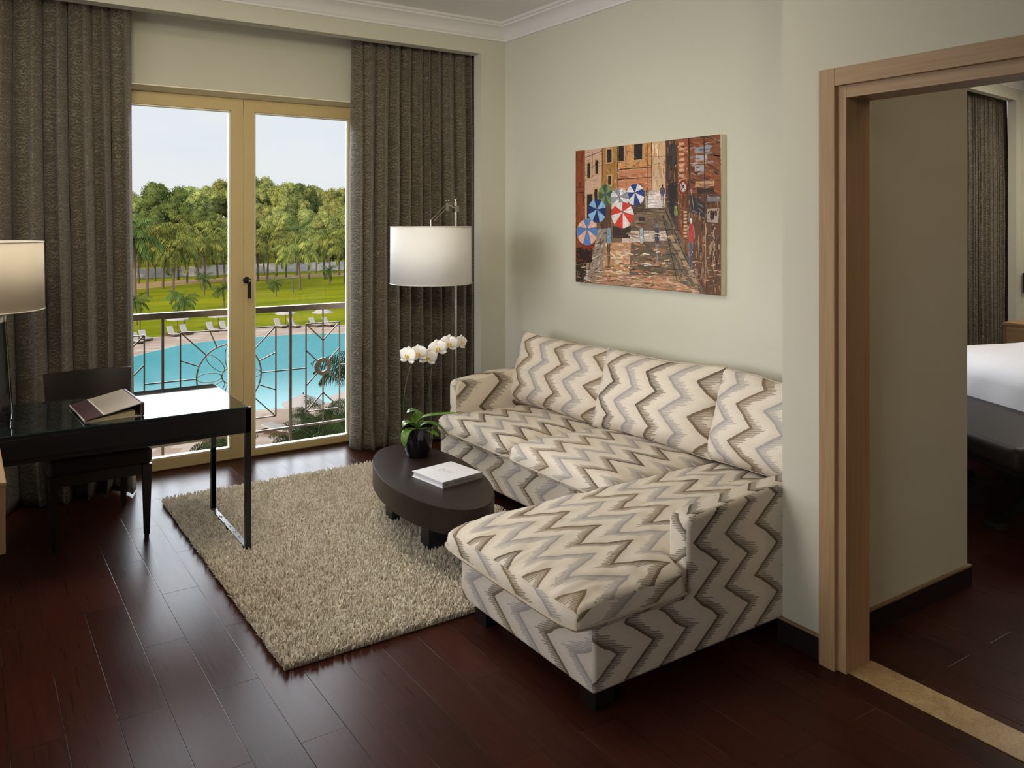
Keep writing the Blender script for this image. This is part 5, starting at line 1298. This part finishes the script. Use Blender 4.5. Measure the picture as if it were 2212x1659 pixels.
# --- loungers
def lounger(tilt=58):
    t = thing('sun_lounger', '', 'sun lounger', (0, 0, 0), 0, 'sun loungers on the far pool deck')
    m = MB(); m.box(-.45, .45, -1.0, 1.25, .12, .24, .02); m.box(-.40, -.30, -.9, 1.1, 0, .13); m.box(.30, .40, -.9, 1.1, 0, .13); m.build('base', M['lbase'], t)
    m = MB(); m.box(-.38, .38, -.95, .45, .24, .36, .04, 2); m.build('mattress', M['lcush'], t)
    R = Matrix.Translation((0, .42, .30)) @ Matrix.Rotation(radians(tilt), 4, 'X'); m = MB(); m.box(-.38, .38, 0, .95, -.06, .06, .04, 2, mat=R); m.build('backrest', M['lcush'], t)
    return t
lp0 = lounger(); first = True
for i, (u, v, lb) in enumerate([(314, 735, 'lounger nearest the left curtain'), (296, 741, 'lounger half hidden by the left curtain'), (374, 726, 'third lounger from the left curtain'), (402, 722, 'fourth lounger from the left curtain'), (459, 716, 'lounger fifth from the left, above the flower panel'), (487, 713.5, 'lounger beside the left door stile'), (605, 707.5, 'first lounger right of the door stile'), (635, 707, 'lounger behind the tall railing post in the right pane'), (681, 705.5, 'lounger above the ring panel, left of the pair'), (709, 704.5, 'lounger above the ring panel, right of the pair')]):
    p = gp(u, v); az = radians(-33.9+50)
    lab = 'white-cushioned '+lb+' on the far pool deck'
    if first: lp0.location = p; lp0.rotation_euler.z = az; lp0['label'] = lab; lp0.scale = (1.12,)*3; first = False
    else: copytree(lp0, p, az, lab, 1.12)
flat_l = lounger(9); firstn = True
for u, v, D, lb, az in ((612, 928, 60, 'near white lounger in the lower left of the right pane', radians(-33.9+62)), (738, 893, 64, 'near white lounger beside the right curtain', radians(-33.9+75))):
    p = atd(u, VH, 1774*(H-G)/(v+10-VH)); p.z = G; q = flat_l if firstn else copytree(flat_l, p, az); firstn = False; q.location = p; q.rotation_euler.z = az; q.scale = (1.25,)*3; q['label'] = lb+' on the near deck'; q['group'] = 'sun loungers on the near pool deck'
# --- parasols
def parasol(label, u, vtop, D, rad, hgt=None, group='white parasols by the pool', zt=None):
    z1 = H-(vtop-VH)/F*D; b = atd(u, VH, D); b.z = G
    t = thing('parasol', label, 'parasol', b, 0, group); m = MB()
    dz = rad*.42; n = 8
    top = m.bm.verts.new((b.x, b.y, z1)); rings = []
    for rr, z in ((.2, .16), (.6, .55), (1, 1), (1.0, 1.12)): rings.append([m.bm.verts.new((b.x+rad*rr*cos(2*pi*k/n+.3), b.y+rad*rr*sin(2*pi*k/n+.3), z1-dz*z)) for k in range(n)])
    for k in range(n): m.bm.faces.new([top, rings[0][k], rings[0][(k+1) % n]])
    for A_, B_ in zip(rings, rings[1:]):
        for k in range(n): m.bm.faces.new([A_[k], A_[(k+1) % n], B_[(k+1) % n], B_[k]])
    o = m.build('canopy', M['canvas_w'], t, False); so = o.modifiers.new('Solidify', 'SOLIDIFY'); so.thickness = .02
    MB().tube([(b.x, b.y, G), (b.x, b.y, z1+.12)], .045, 8).build('pole', M['lbase'], t)
for u, v, lb in ((303, 714, 'far parasol nearest the left curtain'), (384, 714, 'far parasol above the left loungers'), (472, 708, 'far parasol left of the door stile'), (617, 702, 'far parasol right of the door stile'), (697, 700, 'far parasol above the ring panel')):
    D = 1774*(H-G)/(v-VH); parasol(lb, u, v-35, D, 1.55)
parasol('near white parasol at the pool edge in the right pane', 655, 851, 62, 1.62); parasol('near parasol half hidden by the right curtain', 758, 838, 60, 1.6)
# ------------------------------------------------------------------ light
w = bpy.data.worlds.new('World'); SC.world = w; w.use_nodes = True; nt = w.node_tree; nt.nodes.clear()
def wn(ty, **k):
    x = nt.nodes.new(ty)
    for a, b in k.items(): setattr(x, a, b)
    return x
tc = wn('ShaderNodeTexCoord'); sp = wn('ShaderNodeSeparateXYZ'); nt.links.new(tc.outputs['Generated'], sp.inputs[0])
r1 = wn('ShaderNodeValToRGB'); nt.links.new(sp.outputs[2], r1.inputs[0])
e = r1.color_ramp.elements; e[0].position = .0; e[0].color = (.76, .78, .78, 1); e[1].position = .14; e[1].color = (.66, .76, .87, 1)
st = wn('ShaderNodeMapRange', interpolation_type='SMOOTHSTEP'); nt.links.new(sp.outputs[2], st.inputs[0]); st.inputs[1].default_value = .162; st.inputs[2].default_value = .225; st.inputs[3].default_value = 1.0; st.inputs[4].default_value = 13.0
s2 = wn('ShaderNodeMapRange', interpolation_type='SMOOTHSTEP'); nt.links.new(sp.outputs[2], s2.inputs[0]); s2.inputs[1].default_value = .55; s2.inputs[2].default_value = .82; s2.inputs[3].default_value = 1.; s2.inputs[4].default_value = .12
ml = wn('ShaderNodeMath', operation='MULTIPLY'); nt.links.new(st.outputs[0], ml.inputs[0]); nt.links.new(s2.outputs[0], ml.inputs[1])
cn = wn('ShaderNodeTexNoise'); mp = wn('ShaderNodeMapping'); mp.inputs['Scale'].default_value = (3, 3, 12); nt.links.new(tc.outputs['Generated'], mp.inputs[0]); nt.links.new(mp.outputs[0], cn.inputs[0]); cn.inputs['Scale'].default_value = 2.0
mx = wn('ShaderNodeMix', data_type='RGBA'); nt.links.new(cn.outputs[0], mx.inputs[0]); nt.links.new(r1.outputs[0], mx.inputs[6]); mx.inputs[7].default_value = (.80, .81, .81, 1)
bg = wn('ShaderNodeBackground'); nt.links.new(mx.outputs[2], bg.inputs[0]); nt.links.new(ml.outputs[0], bg.inputs[1])
wo = wn('ShaderNodeOutputWorld'); nt.links.new(bg.outputs[0], wo.inputs[0])
w.cycles.sampling_method = 'MANUAL'; w.cycles.sample_map_resolution = 512
sun = bpy.data.lights.new('sun', 'SUN'); so_ = bpy.data.objects.new('sun', sun); COL.objects.link(so_)
sun.energy = 17.0; sun.color = (1, .80, .50); sun.angle = .01
so_.rotation_euler = Vector((-.85, -.45, .30)).to_track_quat('Z', 'Y').to_euler()
def area(name, loc, target, sx, sy, e, col=(1, 1, 1)):
    l = bpy.data.lights.new(name, 'AREA'); l.shape = 'RECTANGLE'; l.size = sx; l.size_y = sy; l.energy = e; l.color = col
    o = bpy.data.objects.new(name, l); COL.objects.link(o); o.location = loc
    o.rotation_euler = (Vector(target)-Vector(loc)).to_track_quat('-Z', 'Y').to_euler(); return o
# unseen fill lamps added to brighten the rooms; none is a fixture of the place
area('sky_fill_light', (1.2, 12.0, 10.2), (1.8, 4.1, .0), 11, 3.0, 46000, (.95, .98, 1))  # added lamp panel high outside, boosts daylight on rug and floor
area('sofa_wall_fill_light', (-2.35, 3.8, 1.7), (3.5, 3.75, 1.15), 2.2, 1.9, 15, (.97, .98, 1)).data.spread = radians(58)  # added lamp, no window there; brightens the sofa wall
area('overhead_fill_light', (1.0, 3.6, 3.12), (1.0, 3.6, 0), 1.4, 1.4, 30, (1, .87, .66))  # added lamp without a fixture, lifts curtains and bulkhead
area('ceiling_fill_light', (-.6, 3.2, 2.3), (.6, 3.6, 3.1), 1.2, 1.2, 9, (1, .98, .96))  # added lamp aimed upwards to brighten the ceiling
area('low_left_fill_light', (-2.35, .2, 1.2), (2.4, 1.8, .4), 1.8, 1.5, 7, (1, .97, .92)).data.spread = radians(62)  # added low fill for the chaise side and door wall, no window there
area('bedroom_daylight_fill', (5.4, 3.1, 1.5), (6.6, 1.5, .6), 1.2, 1.6, 9, (.95, .97, 1))  # added lamp inside the bedroom in place of daylight from its window
area('bedroom_overhead_fill', (8.0, 2.6, 3.12), (8.0, 2.6, 0), 1.2, 1.2, 48, (1, .90, .76))  # added fill near the bedroom curtain, no fixture modelled
area('doorway_wall_fill_light', (3.4, -1.6, 2.9), (3.3, 1.9, 1.0), .8, .8, 13, (1, .72, .45))  # added warm fill for the wall inside the doorway
area('bulkhead_fill_light', (-.6, -1.0, 2.9), (2.3, 5.5, 2.35), .8, .6, 10, (1, .87, .63)).data.spread = radians(60)  # added narrow fill for bulkhead, curtains and door frame
SC.cycles.max_bounces = 8; SC.cycles.diffuse_bounces = 4; SC.cycles.glossy_bounces = 4; SC.cycles.transparent_max_bounces = 12
SC.cycles.caustics_reflective = False; SC.cycles.caustics_refractive = False; SC.cycles.sample_clamp_indirect = 6
SC.cycles.use_denoising = True
